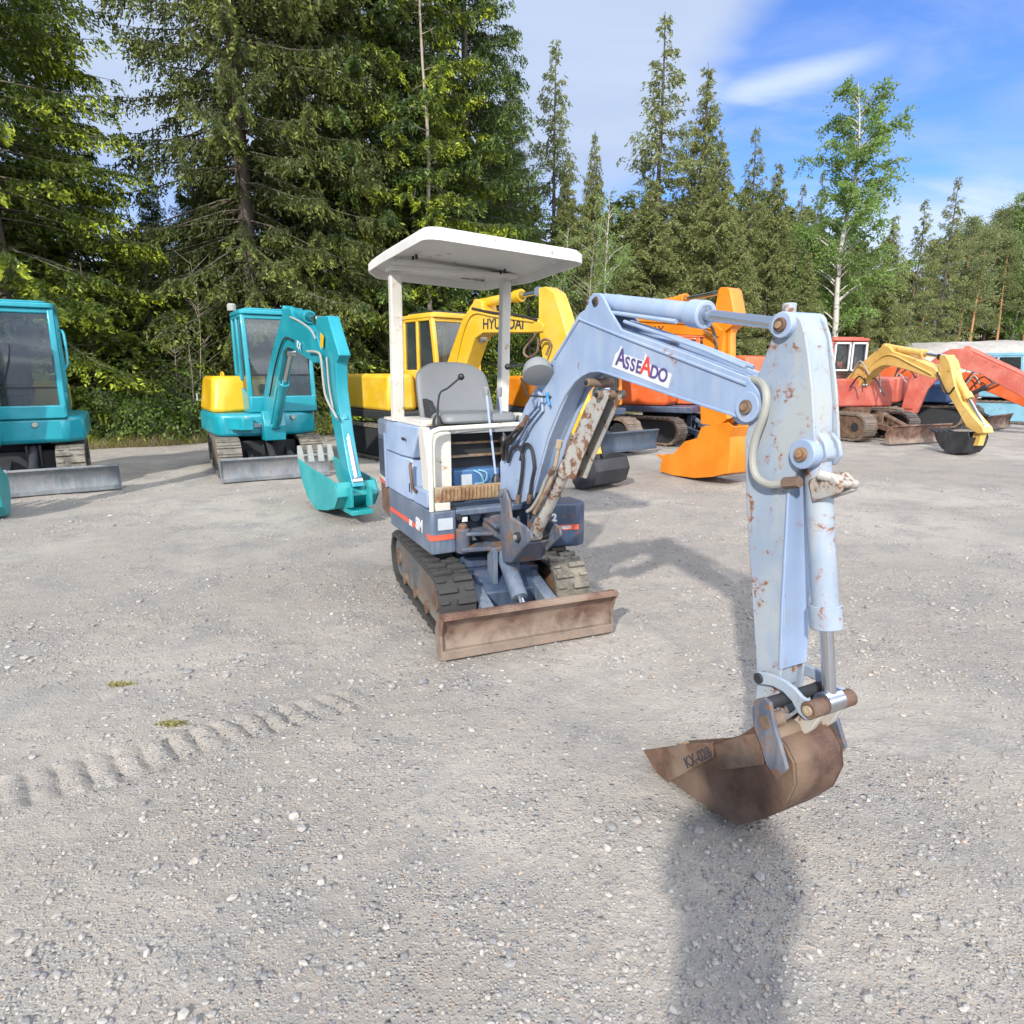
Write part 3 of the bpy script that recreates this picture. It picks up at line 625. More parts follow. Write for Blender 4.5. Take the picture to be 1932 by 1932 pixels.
# arm cylinder on top of the boom
A = F.tr(1126, 569, 0.015); B = F.tr(1476, 612, 0.0)
A = F.tr(1128, 570, -.02); B = F.tr(1473, 612, -.02)
ac = ram(X, 'arm_cylinder', A, B, .040, .655, M['blue'], 0, 1.28)
m = MB(); a3 = Vector((A[0], -.045, A[1]-.035)); b3 = Vector((B[0], -.045, B[1]-.035)); m.tube([tuple(a3.lerp(b3, .10)), tuple(a3.lerp(b3, .55))], .009, 8); m.build('oil_tube', M['blue'], ac)
# two steel tubes along the boom top
for dy, yy in ((-.0, -.035), (.0, .0)):
    t_ = F.trs([(1160, 640), (1176, 655), (1300, 686 if yy else 682), (1400, 716)], -BT); m = MB(); tt = F.trs([(1176, 612), (1240, 634), (1330, 668), (1405, 700)], -.04)
    m.tube([(x, yy, z+.012) for x, z in tt], .008, 8); m.build('oil_tube', M['blue'], boom)
# boom cylinder with worn guard
cb = F.tr(1003, 1010, -.02); ct = F.tr(1128, 742, -.02)
bc = ram(X, 'boom_cylinder', cb, ct, .036, .55, M['oldblue'], 0, 1.15)
gp = F.trs([(1062, 868), (1106, 762), (1128, 738), (1152, 736), (1140, 765), (1098, 862), (1082, 905), (1060, 900)], -.05)
m = MB(); m.prism(gp, -.050, -.040); m.prism(gp, .020, .030); m.prism([gp[0], gp[1], (gp[1][0]+.02, gp[1][1]-.006), (gp[0][0]+.02, gp[0][1]-.006)], -.04, .02); m.build('cylinder_guard', M['oldblue'], bc, bevel=.004)
x, z = F.tr(1133, 745, -.055); pin(X, x, z, -.075, .075, .020, M['rustc'], 'pin', M['dark'], bc)
m = MB(); pp = F.trs([(1055, 838), (1050, 870), (1040, 905), (1020, 945), (1008, 968)], -.07); m.tube([(x, -.07, z) for x, z in pp], .011, 8); m.lathe([(-.02, .018), (.02, .018)], (pp[0][0], -.07, pp[0][1]), (.3, 0, 1), 8); m.build('oil_tube', M['rustp'], bc)
pin(X, cb[0], cb[1], -.125, .125, .030, M['dark'], 'pin', M['grey'], cast)
x, z = F.tr(945, 931, -.11); pin(X, x, z, -.115, .115, .022, M['steel'], 'pin', None, cast)
# steel tubes up the side of the boom and the hose loops
for k, (u0, u1) in enumerate(((0, 0), (9, 8), (20, 16))):
    t_ = F.trs([(962+u0*.8, 838+u0*.3), (985+u0*.8, 795+u0*.3), (1006+u1, 770+u0*.2), (1017+u1*.2, 746), (1012, 736)], -BT-.02); m = MB(); m.tube([(x, -BT-.014, z) for x, z in t_], .008, 8); m.build('oil_tube', M['blue'], boom)
def hose(pts, r=.010, mat=None, par=None, ys=None, end=True):
    yv = ys or [-.085]*len(pts); P = [(*F.tr(u, v, y),) for (u, v), y in zip(pts, yv)]; P = [(p[0], y, p[1]) for p, y in zip(P, yv)]
    m = MB(); m.tube(bez(P, 6), r, 10); o = m.build('hydraulic_hose', mat or M['hose'], par or X)
    if end:
        e = MB(); a = Vector(P[-1]); b = Vector(P[-2]); d = (a-b).normalized(); e.cyl(a-d*.02, a+d*.035, r*1.45, 6); e.build('fitting', M['rustc'], o)
    return o
hose([(982, 868), (990, 840), (1002, 845), (1008, 880), (1004, 905), (999, 938)]); hose([(958, 872), (966, 848), (978, 842), (986, 862), (984, 900), (978, 938)])
hose([(957, 868), (956, 845), (966, 832), (982, 812), (990, 795)], ys=[-.08, -.09, -.11, -.13, -.12]); hose([(950, 868), (951, 838), (962, 824), (980, 806)], ys=[-.08, -.11, -.14, -.14]); hose([(995, 965), (1004, 958), (1018, 935), (1030, 905), (1040, 890)], mat=M['greyhose'])
# work lamp
lx, lz = F.tr(1030, 705, -.10); c0 = Vector((lx-.03, -.13, lz)); ax = Vector((.62, -.22, -.72)).normalized()
m = MB(); m.lathe([(-.085, .012), (-.08, .040), (-.05, .068), (-.01, .080), (.012, .080), (.014, .074)], c0, ax, 28); lp = m.build('work_lamp', M['grey'], X)
m = MB(); m.lathe([(0.004, .073), (.009, .06), (.011, .03)], c0, ax, 28); m.build('lens', M['lens'], lp)
m = MB(); m.tube([tuple(c0+Vector((-.0, .09, .06))), (c0.x+.03, -.06, c0.z+.03)], .012, 8); m.tube([tuple(c0+ax*-.02+Vector((-.04, -.075, -.035))), tuple(c0+Vector((-.02, -.05, -.11))), (c0.x+.02, -.06, c0.z-.12)], .006, 8); m.build('bracket', M['dark'], lp)
q0 = F.tr(1034, 748, -.075); m = MB(); m.tube(bez([(q0[0], -.08, q0[1]+.02), (q0[0]+.012, -.085, q0[1]-.01), (q0[0]+.03, -.082, q0[1]-.045)], 4), .008, 6); m.tube([(q0[0]-.01, -.08, q0[1]+.005), (q0[0]+.015, -.085, q0[1]-.0)], .007, 6); m.build('cable_tie', M['sky_tie'], boom)

# arm
AT = .058
arm_o = [(1463, 600), (1474, 592), (1487, 590), (1500, 594), (1511, 604), (1519, 630), (1525, 669), (1532, 735), (1536, 801), (1538, 850), (1530, 872), (1515, 883), (1503, 890), (1497, 900), (1489, 943), (1482, 1090), (1475, 1244), (1472, 1290), (1460, 1350), (1445, 1362), (1428, 1352), (1424, 1325), (1428, 1280), (1418, 1120), (1408, 950), (1404, 830), (1412, 800), (1424, 782), (1432, 760), (1431, 735), (1428, 712), (1436, 690), (1458, 632)]
Pa = F.trs(arm_o, -AT); m = MB(); m.prism(Pa, -AT, -AT+.010); m.prism(Pa, AT, AT-.010)
ci = F.trs([(1476, 606), (1504, 604), (1516, 640), (1527, 760), (1526, 850), (1510, 872), (1500, 890), (1484, 943), (1470, 1244), (1462, 1300), (1436, 1290), (1414, 950), (1409, 830), (1440, 780), (1437, 700)], -AT)
m.prism(ci, -AT+.010, AT-.010)
arm = m.build('arm', M['armblue'], X, bevel=.004)
fl = F.trs([(1489, 900), (1484, 1000), (1476, 1150), (1472, 1262)], -AT); m = MB(); m.prism([(x-.004, z) for x, z in fl]+[(x+.006, z) for x, z in fl[::-1]], -AT-.006, AT+.006); m.build('front_plate', M['blue'], arm, bevel=.003)
m = MB(); tp_ = F.tr(1497, 588, 0); m.tube([(tp_[0], -.02, tp_[1]-.03), (tp_[0], -.02, tp_[1]+.025)], .022, 10); m.build('stop_block', M['armblue'], arm, bevel=.004)
for (u, v, rr, rb_, cap) in ((1474, 613, .040, .022, 'rustc'), (1409, 768, .052, .024, 'rustc'), (1513, 857, .046, .022, 'rustp')):
    x, z = F.tr(u, v, -AT-.02); o = pin(X, x, z, -AT-.022, (AT+.022 if v < 800 else -AT+.018), rr, M['blue'], 'pin_boss', None, arm)
    m = MB(); m.ycyl(x, z, -AT-.032, -AT-.01, rb_, 16); m.build('pin', M[cap], o, bevel=.003); m = MB(); m.ycyl(x, z, -AT-.038, -AT-.03, rb_*.5, 8); m.build('bolt', M['rustp'], o)
x, z = F.tr(1413, 768, -.03); pin(X, x, z, -.055, .055, .060, M['blue'], 'pin_boss', None, boom)
hose([(1380, 722), (1410, 716), (1436, 722), (1446, 745), (1442, 780), (1425, 830), (1420, 870), (1428, 900), (1452, 914), (1490, 911)], .013, M['greyhose'], arm, ys=[-.03, -.04, -.06, -.085, -.09, -.09, -.09, -.09, -.09, -.085])
# bucket cylinder on the front of the arm
c1 = F.tr(1543, 860, 0); c2 = F.tr(1562, 1318, 0)
A2 = F.tr(1542, 858, 0.); B2 = F.tr(1566, 1322, 0.)
bk = ram(X, 'bucket_cylinder', A2, B2, .040, .70, M['armblue'], 0, 1.22)
br = F.trs([(1537, 905), (1560, 893), (1580, 893), (1600, 915), (1598, 928), (1545, 946)], -.02); m = MB(); m.prism(br, -.05, -.035); m.prism(br, .0, .03); m.tube([(br[1][0], -.06, br[1][1]+.0), (br[2][0]+.02, -.02, br[2][1]-.02)], .016, 8); m.tube([(br[3][0]-.02, -.04, br[3][1]-.0), (br[3][0]+.0, .02, br[3][1]-.0)], .014, 8); m.build('hose_bracket', M['oldblue'], bk, bevel=.004)
lg = F.trs([(1536, 835), (1552, 815), (1566, 835), (1570, 862), (1556, 880), (1538, 875)], 0); m = MB(); m.prism(lg, -.055, -.04); m.prism(lg, .04, .055); m.prism(lg, -.02, .02); m.build('cylinder_lug', M['armblue'], arm, bevel=.006)
# bucket linkage
def link(pts, y0, y1, mat, name='bucket_link', bev=.004, off=-.08, par=None):
    m = MB(); m.prism(F.trs(pts, off), y0, y1); return m.build(name, mat, par or X, bevel=bev)
arc = [(1424, 1272), (1432, 1266), (1446, 1268), (1464, 1274), (1484, 1284), (1502, 1298), (1516, 1314), (1530, 1322), (1544, 1338), (1538, 1356), (1522, 1358), (1508, 1345), (1496, 1322), (1480, 1305), (1460, 1294), (1440, 1291), (1428, 1288)]
gl1 = link(arc, -.088, -.074, M['armblue'], 'guide_link'); link(arc, .074, .088, M['armblue'], 'guide_link')
x, z = F.tr(1433, 1279, -.085); pin(X, x, z, -.096, .096, .018, M['dark'], 'pin', None, gl1)
x, z = F.tr(1530, 1339, -.085); pin(X, x, z, -.098, .098, .028, M['rustc'], 'pin', M['rustp'], gl1)
hl = [(1520, 1325), (1545, 1330), (1550, 1352), (1535, 1375), (1510, 1392), (1480, 1400), (1455, 1402), (1448, 1385), (1462, 1372), (1490, 1365), (1508, 1350)]
h1 = link(hl, -.060, -.035, M['oldblue'], 'bucket_link', off=-.05); link(hl, .035, .060, M['oldblue'], 'bucket_link', off=-.05)
m = MB(); h_ = F.trs([(1500, 1360), (1530, 1355), (1525, 1380), (1500, 1390)], 0); m.prism(h_, -.035, .035); m.build('crossbar', M['cream'], h1, bevel=.006)
# bucket
BW = .225; by = -.052
bs = [(1222, 1421), (1258, 1468), (1300, 1500), (1390, 1558), (1440, 1545), (1482, 1520), (1500, 1480), (1497, 1440), (1480, 1405), (1455, 1378), (1430, 1368), (1418, 1372), (1400, 1385), (1345, 1405), (1300, 1418)]
Pk = F.trs(bs, by-BW/2); zmin = min(p[1] for p in Pk); Pk = [(x, z-zmin+.004) for x, z in Pk]
bkt = bucket(X, Pk, (1, 9), by, BW, M['rust'], ((Pk[0][0]*.5+Pk[1][0]*.5)+.01, Pk[1][1]*.6+Pk[0][1]*.4), (Pk[0][0]-Pk[2][0], Pk[0][1]-Pk[2][1]), 3, M['rustp'], tl=.085, tw=.045)
# wear plate and mounting ears
w_ = F.trs([(1346, 1402), (1400, 1385), (1432, 1380), (1442, 1440), (1360, 1452)], by-BW/2-.006); w_ = [(x, z-zmin+.0) for x, z in w_]
m = MB(); m.prism(w_, by-BW/2-.007, by-BW/2); m.build('wear_plate', M['rustc'], bkt, bevel=.003)
wc = F.trs([(1215, 1413), (1300, 1400), (1345, 1398), (1348, 1425), (1262, 1474), (1240, 1455)], by-BW/2-.006); wc = [(x, z-zmin) for x, z in wc]
m = MB(); m.prism(wc, by-BW/2-.012, by-BW/2); m.build('side_cutter', M['rustc'], bkt, bevel=.003)
ea = F.trs([(1424, 1335), (1430, 1318), (1445, 1314), (1458, 1325), (1462, 1345), (1468, 1375), (1476, 1400), (1490, 1450), (1470, 1470), (1450, 1440), (1438, 1400), (1426, 1370)], -.18)
for s in (-1, 1):
    m = MB(); m.prism(ea, by+s*.141, by+s*.126); m.build('bucket_ear', M['steel'], bkt, bevel=.004)
x, z = F.tr(1437, 1331, -.18); pin(X, x, z, -.187, .107, .020, M['dark'], 'pin', None, bkt)
x, z = F.tr(1448, 1361, -.18); pin(X, x, z, -.195, -.12, .024, M['rustc'], 'pin', None, bkt)
x, z = F.tr(1466, 1385, -.14); pin(X, x, z, -.158, .09, .028, M['rustc'], 'pin', None, bkt)
p0 = F.tr(1316, 1430, by-BW/2-.013); p1 = F.tr(1350, 1413, by-BW/2-.013)
text('KX-028', .055, M['ink'], bkt, basis((p0[0]-.0, by-BW/2-.0135, p0[1]-zmin+.005), (p1[0]-p0[0], 0, p1[1]-p0[1]), (-(p1[1]-p0[1]), 0, p1[0]-p0[0])), bold=.0005)
# ------------------------------------------------------------------ the row of excavators behind
def cab(root, x0, x1, y0, y1, z0, z1, mat, zb=.55, slope=.12, glass=None, inner=None, pw=.07, split=.45, top=None, framew=None, rear=.04, name='cab'):
    """x0 rear, x1 front at floor level, z0 floor, z1 roof top; zb height of the side sheet"""
    gm = glass or M['glass']; h = z1-z0; zt = z1-.09; xt = x1-slope; xr = x0+rear
    def fx(z): return x1-slope*max(0, (z-z0)/h)**1.3
    def rx(z): return x0+rear*max(0, (z-z0)/h)
    m = MB()
    for s, y in ((-1, y0), (1, y1)):
        yi = y-s*pw*.8; zs = [z0+.02, z0+h*.35, z0+h*.7, zt]
        m.prism([(fx(z), z) for z in zs]+[(fx(z)-pw, z) for z in zs[::-1]], y, yi)                      # front pillar
        m.prism([(rx(z), z) for z in zs]+[(rx(z)+pw*1.1, z) for z in zs[::-1]], y, yi)                  # rear pillar
        xm = x0+(x1-x0)*split; m.prism([(xm, z0+zb*.8), (xm+pw*.7, z0+zb*.8), (xm+pw*.7, zt), (xm, zt)], y, yi)
        m.prism([(x0, z0), (x1-.02, z0), (x1-.02, z0+zb*.45), (xm+pw*.7, z0+zb*.62), (xm, z0+zb), (x0, z0+zb)], y, yi)
        m.b2(rx(zt)+.02, fx(zt)-.02, min(y, yi), max(y, yi), zt-.05, zt)
    m.b2(x1-.06, x1, y0+.02, y1-.02, z0, z0+zb*.42); m.b2(fx(zt)-.06, fx(zt), y0+.02, y1-.02, zt-.07, zt); m.b2(x0, x0+.05, y0+.02, y1-.02, z0, z0+zb)
    m.b2(x0, x1, y0+.02, y1-.02, z0, z0+.04); m.b2(rx(zt), rx(zt)+.05, y0+.02, y1-.02, zt-.06, zt)
    o = m.build(name, mat, root, bevel=.018)
    r = MB(); P = rrect(rx(z1)-.02, fx(z1)+.05, y0-.01, y1+.01, .08, 4); r.prismz(P, zt, z1-.02); r.prismz(rrect(rx(z1)+.05, fx(z1)-.03, y0+.08, y1-.08, .08, 4), z1-.02, z1+.01); r.build('cab_roof', top or mat, o, bevel=.02)
    for s, y in ((-1, y0), (1, y1)):
        yy = y-s*pw*.4; xm = x0+(x1-x0)*split
        a = MB(); a.prism([(rx(z0+zb)+.02, z0+zb-.02), (xm+.02, z0+zb-.02), (xm+.02, zt-.02), (rx(zt)+.02, zt-.02)], yy-.004, yy+.004)
        a.prism([(xm+.02, z0+zb*.55), (x1-.04, z0+zb*.40), (fx(zt)-.03, zt-.02), (xm+.02, zt-.02)], yy-.004, yy+.004); a.build('side_window', gm, o)
    a = MB(); zs = [z0+zb*.40, z0+h*.35, z0+h*.7, zt-.02]
    a.add([(fx(z)-.03, y, z) for z in zs for y in (y0+.03, y1-.03)], [(i*2, i*2+1, i*2+3, i*2+2) for i in range(3)]); a.build('front_window', gm, o)
    a = MB(); a.add([(rx(z)+.03, y, z) for z in (z0+zb-.02, zt-.02) for y in (y0+.03, y1-.03)], [(0, 1, 3, 2)]); a.build('rear_window', gm, o)
    b = MB(); b.b2(fx(z0+zb*.95)-.035, fx(z0+zb*.95)-.015, y0+.03, y1-.03, z0+zb*.95-.012, z0+zb*.95+.012)
    for s, y in ((-1, y0), (1, y1)): b.b2(fx(z0+.8)-.012, fx(z0+.8)-.002, y-s*pw*.8-.006, y-s*pw*.8+.006, z0+zb*.4, z0+.85)
    b.build('window_seal', M['black'], o)
    yc = (y0+y1)/2; xs = x0+(x1-x0)*.32; st = MB()
    st.prismz(rrect(xs-.22, xs+.25, yc-.24, yc+.24, .06), z0+.30, z0+.44); st.prism([(xs-.24, z0+.44), (xs-.12, z0+.44), (xs-.20, z0+1.05), (xs-.30, z0+1.03)], yc-.23, yc+.23); st.prismz(rrect(xs-.15, xs+.18, yc-.16, yc+.16, .04), z0+.04, z0+.30)
    st.build('driver_seat', inner or M['dark'], o, bevel=.03)
    for s in (-1, 1):
        l = MB(); l.tube([(xs+.35, yc+s*.16, z0+.05), (xs+.30, yc+s*.16, z0+.75)], .014, 8); l.lathe([(-.03, .02), (.05, .025), (.07, .01)], (xs+.30, yc+s*.16, z0+.75), (0, 0, 1), 10); l.build('control_lever', M['black'], o)
    return o
def under(root, rot, L, W, tw, r, beltm, framem, off=(0, 0, 0), steel=True, navy=None, step=.13):
    for s in (-1, 1): track(root, rot, s*(W-tw)/2, tw, 0, L-2*r, r, beltm, framem, M['dark'], outer=s, steel=steel, step=step, lug=.028, off=off, detail=False)
    m = MB(rot, off); m.b2(-L*.28, L*.28, -(W/2-tw), W/2-tw, r*.8, 2*r-.02); m.lathe([(0, W*.24), (.16, W*.26)], (off[0]*0, 0, 2*r-.02), (0, 0, 1), 24)
    m.build('undercarriage', navy or M['dark'], root, bevel=.01)
def swing_post(root, x, z0, z1, mat, w=.14):
    m = MB(); m.prism([(x-.22, z0), (x+.05, z0), (x+.10, z0+(z1-z0)*.5), (x+.02, z1), (x-.10, z1), (x-.16, z0+(z1-z0)*.5)], -w, w); m.build('swing_post', mat, root, bevel=.01)
def armset(root, fr, th, mat, boom=None, arm=None, cyls=(), bk=None, bkw=.6, bmat=None, amat=None, teeth=None, bn=4, yb=0.):
    """boom and arm outlines measured on the near plane of the boom"""
    if boom:
        P = fr.trs(boom, yb-th/2); m = MB(); m.prism(P, yb-th/2, yb+th/2); bo = m.build('boom', mat, root, bevel=.012)
    if arm:
        P = fr.trs(arm, yb-th*.42); m = MB(); m.prism(P, yb-th*.42, yb+th*.42); m.build('arm', amat or mat, root, bevel=.010)
    for nm, a, b, r, sp in cyls: ram(root, nm, fr.tr(*a, yb), fr.tr(*b, yb), r, sp, amat or mat, yb)
    if bk:
        pts, sh, lip, td = bk; P = fr.trs(pts, yb-bkw/2); zm = min(p[1] for p in P); P = [(x, z-zm+.005) for x, z in P]
        return bucket(root, P, sh, yb, bkw, bmat or mat, (P[lip][0], P[lip][1]), td, bn, teeth or bmat or mat, tl=.16, tw=.07, t=.02)
# --- turquoise excavator at the left edge
f1 = Frame(-7.25, 9.25, 32)
T1 = empty('excavator', (*f1.o, 0), f1.rz, 'turquoise excavator with closed glazed cab, cut off by the left edge of the photo', 'excavator', 'excavators parked in a row')
under(T1, 0, 2.1, 1.75, .34, .26, M['mudrub'], M['dark'], steel=False, step=.10, navy=M['dark'])
dozer(T1, 0, 1.42, 1.95, .34, .01, M['sblade'], M['dark'], armx=.8, arm_y=.3, azm=.35, off=(0, .28, 0))
m = MB(); m.prismz([(-.9, -.72), (.55, -.74), (.80, -.60), (.80, .70), (.62, .92), (-.9, .95), (-1.15, .55), (-1.15, -.4)], .62, .98); m.build('lower_body', M['teal'], T1, bevel=.06)
m = MB(); m.prismz([(-.9, -.70), (-.35, -.70), (-.35, .74), (-.9, .74), (-1.12, .42), (-1.12, -.38)], .98, 1.45); m.build('engine_hood', M['tealyel'], T1, bevel=.07)
c1_ = cab(T1, -.45, .82, -.55, .74, .95, 2.52, M['teal'], zb=.45, slope=.16, split=.42, pw=.10)
m = MB(); m.tube(bez([(.60, .77, 2.15), (.66, .82, 2.10), (.74, .82, 1.72), (.74, .77, 1.62)], 4), .018, 8); m.build('grab_handle', M['teal'], c1_)
SW = -1.5; so1 = (.08, -.10, 0)
m = MB(SW, so1); m.prism([(.62, .75), (1.0, .62), (1.08, .95), (1.25, 2.05), (1.75, 2.45), (2.4, 2.0), (2.5, 2.15), (1.75, 2.75), (1.05, 2.35), (.72, 1.25)], -.12, .10); m.build('boom', M['teal'], T1, bevel=.015)
m = MB(SW, so1); m.prism([(2.3, 2.35), (2.55, 2.35), (2.72, 2.0), (2.72, .55), (2.58, .50), (2.36, 1.9)], -.10, .08); m.build('arm', M['teal'], T1, bevel=.012)
m = MB(SW, so1); m.cyl((1.35, 0, 2.62), (2.0, 0, 2.50), .05); m.cyl((2.0, 0, 2.5), (2.4, 0, 2.36), .028); m.build('arm_cylinder', M['teal'], T1)
bo1 = bucket(T1, [(2.20, .40), (2.25, .16), (2.45, .01), (2.68, .01), (2.84, .14), (2.90, .36), (2.80, .56), (2.64, .60), (2.54, .52)], (1, 6), .0, .60, M['tealb'], (2.22, .32), (-.5, .9), 4, M['sblade'], tl=.16, tw=.07)
for o_ in [bo1]+list(bo1.children): o_.data.transform(Matrix.Translation(so1) @ Matrix.Rotation(radians(SW), 4, 'Z'))
# --- turquoise excavator with the yellow hood
def z6(*p): return [(339.4+a/4.08, 536.7+b/4.08) for a, b in p]
f2 = Frame(-4.22, 10.75, 32.5)
T2 = empty('excavator', (*f2.o, 0), f2.rz, 'turquoise excavator with a bright yellow engine hood, bucket teeth up on the gravel', 'excavator', 'excavators parked in a row')
under(T2, -4, 2.2, 1.55, .34, .27, M['mudrub'], M['steeltrack'], steel=True, step=.13, navy=M['dark'])
dozer(T2, -4, 1.42, 1.55, .34, .012, M['sblade'], M['dark'], armx=.8, arm_y=.3, azm=.35)
m = MB(); m.prismz([(-.95, -.80), (.45, -.78), (.60, -.70), (.74, -.30), (.74, .45), (.55, .76), (-.95, .78), (-1.2, .45), (-1.2, -.5)], .60, .95); m.build('lower_body', M['teal'], T2, bevel=.05)
m = MB(); m.prismz([(-.95, -.79), (.16, -.77), (.24, -.60), (.10, .2), (-.95, .2), (-1.18, .1), (-1.18, -.5)], .95, 1.52, [(-.93, -.70), (.02, -.68), (.08, -.55), (.0, .15), (-.93, .15), (-1.08, .05), (-1.08, -.45)]); hd = m.build('engine_hood', M['tealyel'], T2, bevel=.06)
m = MB(); m.tube(bez([(-.62, -.45, 1.51), (-.60, -.45, 1.57), (-.40, -.45, 1.57), (-.38, -.45, 1.51)], 4), .016, 8); m.build('hood_handle', M['tealyel'], hd)
m = MB(); m.b2(-1.10, -1.0, -.812, -.802, 1.1, 1.22); m.build('sticker', M['sticker'], hd)
c2_ = cab(T2, -.42, .66, -.27, .78, .95, 2.55, M['teal'], zb=.62, slope=.18, split=.40, pw=.09)
m = MB(); m.lathe([(0, .07), (.09, .07), (.11, .05)], (-.25, -.25, 2.56), (0, 0, 1), 14); m.build('beacon', M['greyhose'], c2_)
m = MB(); m.prismz([(.70, -.62), (1.0, -.45), (1.0, -.30), (.62, -.28)], .72, .90); m.build('side_bracket', M['teal'], T2, bevel=.01)
swing_post(T2, .98, .55, 1.0, M['teal'], .16)
ab = armset(T2, f2, .155, M['teal'], boom=z6((650, 1075), (640, 860), (680, 640), (730, 430), (775, 260), (800, 185), (845, 178), (870, 245), (1050, 395), (1085, 500), (1060, 600), (1030, 605), (880, 505), (825, 478), (790, 520), (745, 800), (700, 1075)),
 arm=z6((1048, 250), (1135, 240), (1175, 380), (1225, 545), (1200, 600), (1205, 800), (1250, 1150), (1295, 1420), (1335, 1560), (1280, 1570), (1235, 1400), (1175, 1080), (1120, 780), (1070, 600), (1040, 420)),
 cyls=(('arm_cylinder', z6((830, 200))[0], z6((1075, 275))[0], .062, .72), ('boom_cylinder', z6((735, 1085))[0], z6((850, 520))[0], .062, .62), ('bucket_cylinder', z6((1175, 570))[0], z6((1360, 1515))[0], .060, .52)),
 bk=(z6((905, 1340), (935, 1500), (985, 1640), (1050, 1735), (1130, 1740), (1190, 1725), (1215, 1640), (1190, 1530), (1120, 1480), (1010, 1420)), (2, 7), 0, (-.25, 1)), bkw=.46, bmat=M['tealb'], teeth=M['tooth'])
m = MB(); xx = [f2.tr(*p, 0) for p in z6((1290, 1560), (1400, 1555), (1405, 1710), (1300, 1715))]; m.prism(xx, -.12, -.09); m.prism(xx, .09, .12); m.b2(xx[3][0], xx[2][0], -.12, .12, max(.012, min(p[1] for p in xx)), max(.05, min(p[1] for p in xx)+.05)); m.build('bucket_link', M['tealb'], T2, bevel=.006)
m = MB(); m.tube(bez([(*[f2.tr(*z6((a, b))[0], -.12)[0]], -.12, f2.tr(*z6((a, b))[0], -.12)[1]) for a, b in ((980, 515), (1050, 520), (1085, 560), (1105, 750), (1130, 880), (1210, 1030))], 4), .014, 8); m.build('hydraulic_hose', M['greyhose'], T2)
xx = [f2.tr(*p, -.092) for p in z6((1080, 370), (1105, 400), (1100, 490), (1080, 480))]; m = MB(); m.prism(xx, -.092, -.088); m.build('yellow_label', M['tealyel'], T2)
a_, b_ = f2.tr(*z6((895, 455))[0], -.105), f2.tr(*z6((935, 490))[0], -.105); text('KX', .13, M['white'], T2, basis(((a_[0]+b_[0])/2, -.105, (a_[1]+b_[1])/2), (b_[0]-a_[0], 0, b_[1]-a_[1]), (a_[1]-b_[1], 0, b_[0]-a_[0])), bold=.003)

# --- yellow excavator behind the small one
def z1(*p): return [(663+a/4.08, 410.4+b/4.08) for a, b in p]
f3 = Frame(-1.75, 12.25, 41)
Y3 = empty('excavator', (*f3.o, 0), f3.rz, 'large yellow excavator half hidden behind the white canopy, dark lettering on its boom', 'excavator', 'excavators parked in a row')
under(Y3, 0, 2.5, 1.95, .40, .30, M['mudrub'], M['dark'], steel=True, step=.15)
dozer(Y3, 0, 1.75, 1.95, .36, .02, M['nblade'], M['dark'], armx=.9, arm_y=.35, azm=.38)
m = MB(); m.prismz([(-1.0, -.95), (.9, -.95), (.95, -.5), (.95, .9), (-1.0, .95), (-1.2, .9), (-1.2, -.9)], .76, .90); m.build('lower_body', M['dark'], Y3, bevel=.02)
m = MB(); m.prismz([(-1.35, -.92), (.45, -.96), (.50, -.40), (-.2, .0), (-.2, .92), (-1.35, .92), (-1.62, .55), (-1.70, 0), (-1.62, -.55)], .90, 1.55, [(-1.30, -.86), (.42, -.90), (.45, -.42), (-.2, 0), (-.2, .86), (-1.30, .86), (-1.50, .5), (-1.56, 0), (-1.50, -.5)]); hd = m.build('engine_hood', M['yel'], Y3, bevel=.07)
m = MB(); m.add([(-1.22, -.935, .98), (-1.02, -.937, .98), (-1.20, -.905, 1.25)], [(0, 1, 2)]); m.build('vent', M['black'], hd)
m = MB(); m.add([(-1.19, -.938, 1.0), (-1.06, -.940, 1.0), (-1.19, -.915, 1.14)], [(0, 1, 2)]); m.build('red_mark', M['inkred'], hd)
cab(Y3, -.45, .80, -.10, .92, .92, 2.62, M['yel'], zb=.70, slope=.20, split=.42, pw=.10, top=M['yel'])
m = MB(); m.b2(-.3, .5, .0, .82, 2.63, 2.66); m.build('roof_hatch', M['darkglass'], Y3)
armset(Y3, f3, .30, M['yel'], boom=z1((700, 1300), (740, 1100), (800, 930), (850, 790), (915, 680), (960, 625), (1000, 650), (1010, 705), (1160, 760), (1420, 775), (1480, 830), (1470, 880), (1420, 885), (1240, 885), (1010, 888), (950, 930), (900, 1080), (830, 1300)),
 arm=z1((1440, 545), (1490, 530), (1555, 575), (1600, 700), (1650, 870), (1700, 1150), (1790, 1600), (1840, 1830), (1770, 1850), (1690, 1650), (1560, 1250), (1470, 1090), (1440, 850)),
 cyls=(('arm_cylinder', z1((985, 665))[0], z1((1455, 570))[0], .075, .72), ('boom_cylinder', z1((800, 1300))[0], z1((1000, 930))[0], .075, .6), ('bucket_cylinder', z1((1640, 880))[0], z1((1860, 1750))[0], .075, .55)),
 bk=([(1079, 862), (1080, 900), (1088, 912), (1105, 911), (1119, 905), (1126, 880), (1120, 858), (1106, 850), (1090, 852)], (1, 6), 0, (-.4, 1)), bkw=.70, bmat=M['dbucket'])
a_, b_ = f3.tr(925, 611, -.155), f3.tr(975, 614, -.155); text('HYUNDAI', .22, M['ink'], Y3, basis((f3.tr(948, 612, -.155)[0], -.155, f3.tr(948, 612, -.155)[1]), (1, 0, -.05), (0.05, 0, 1)), bold=.004)
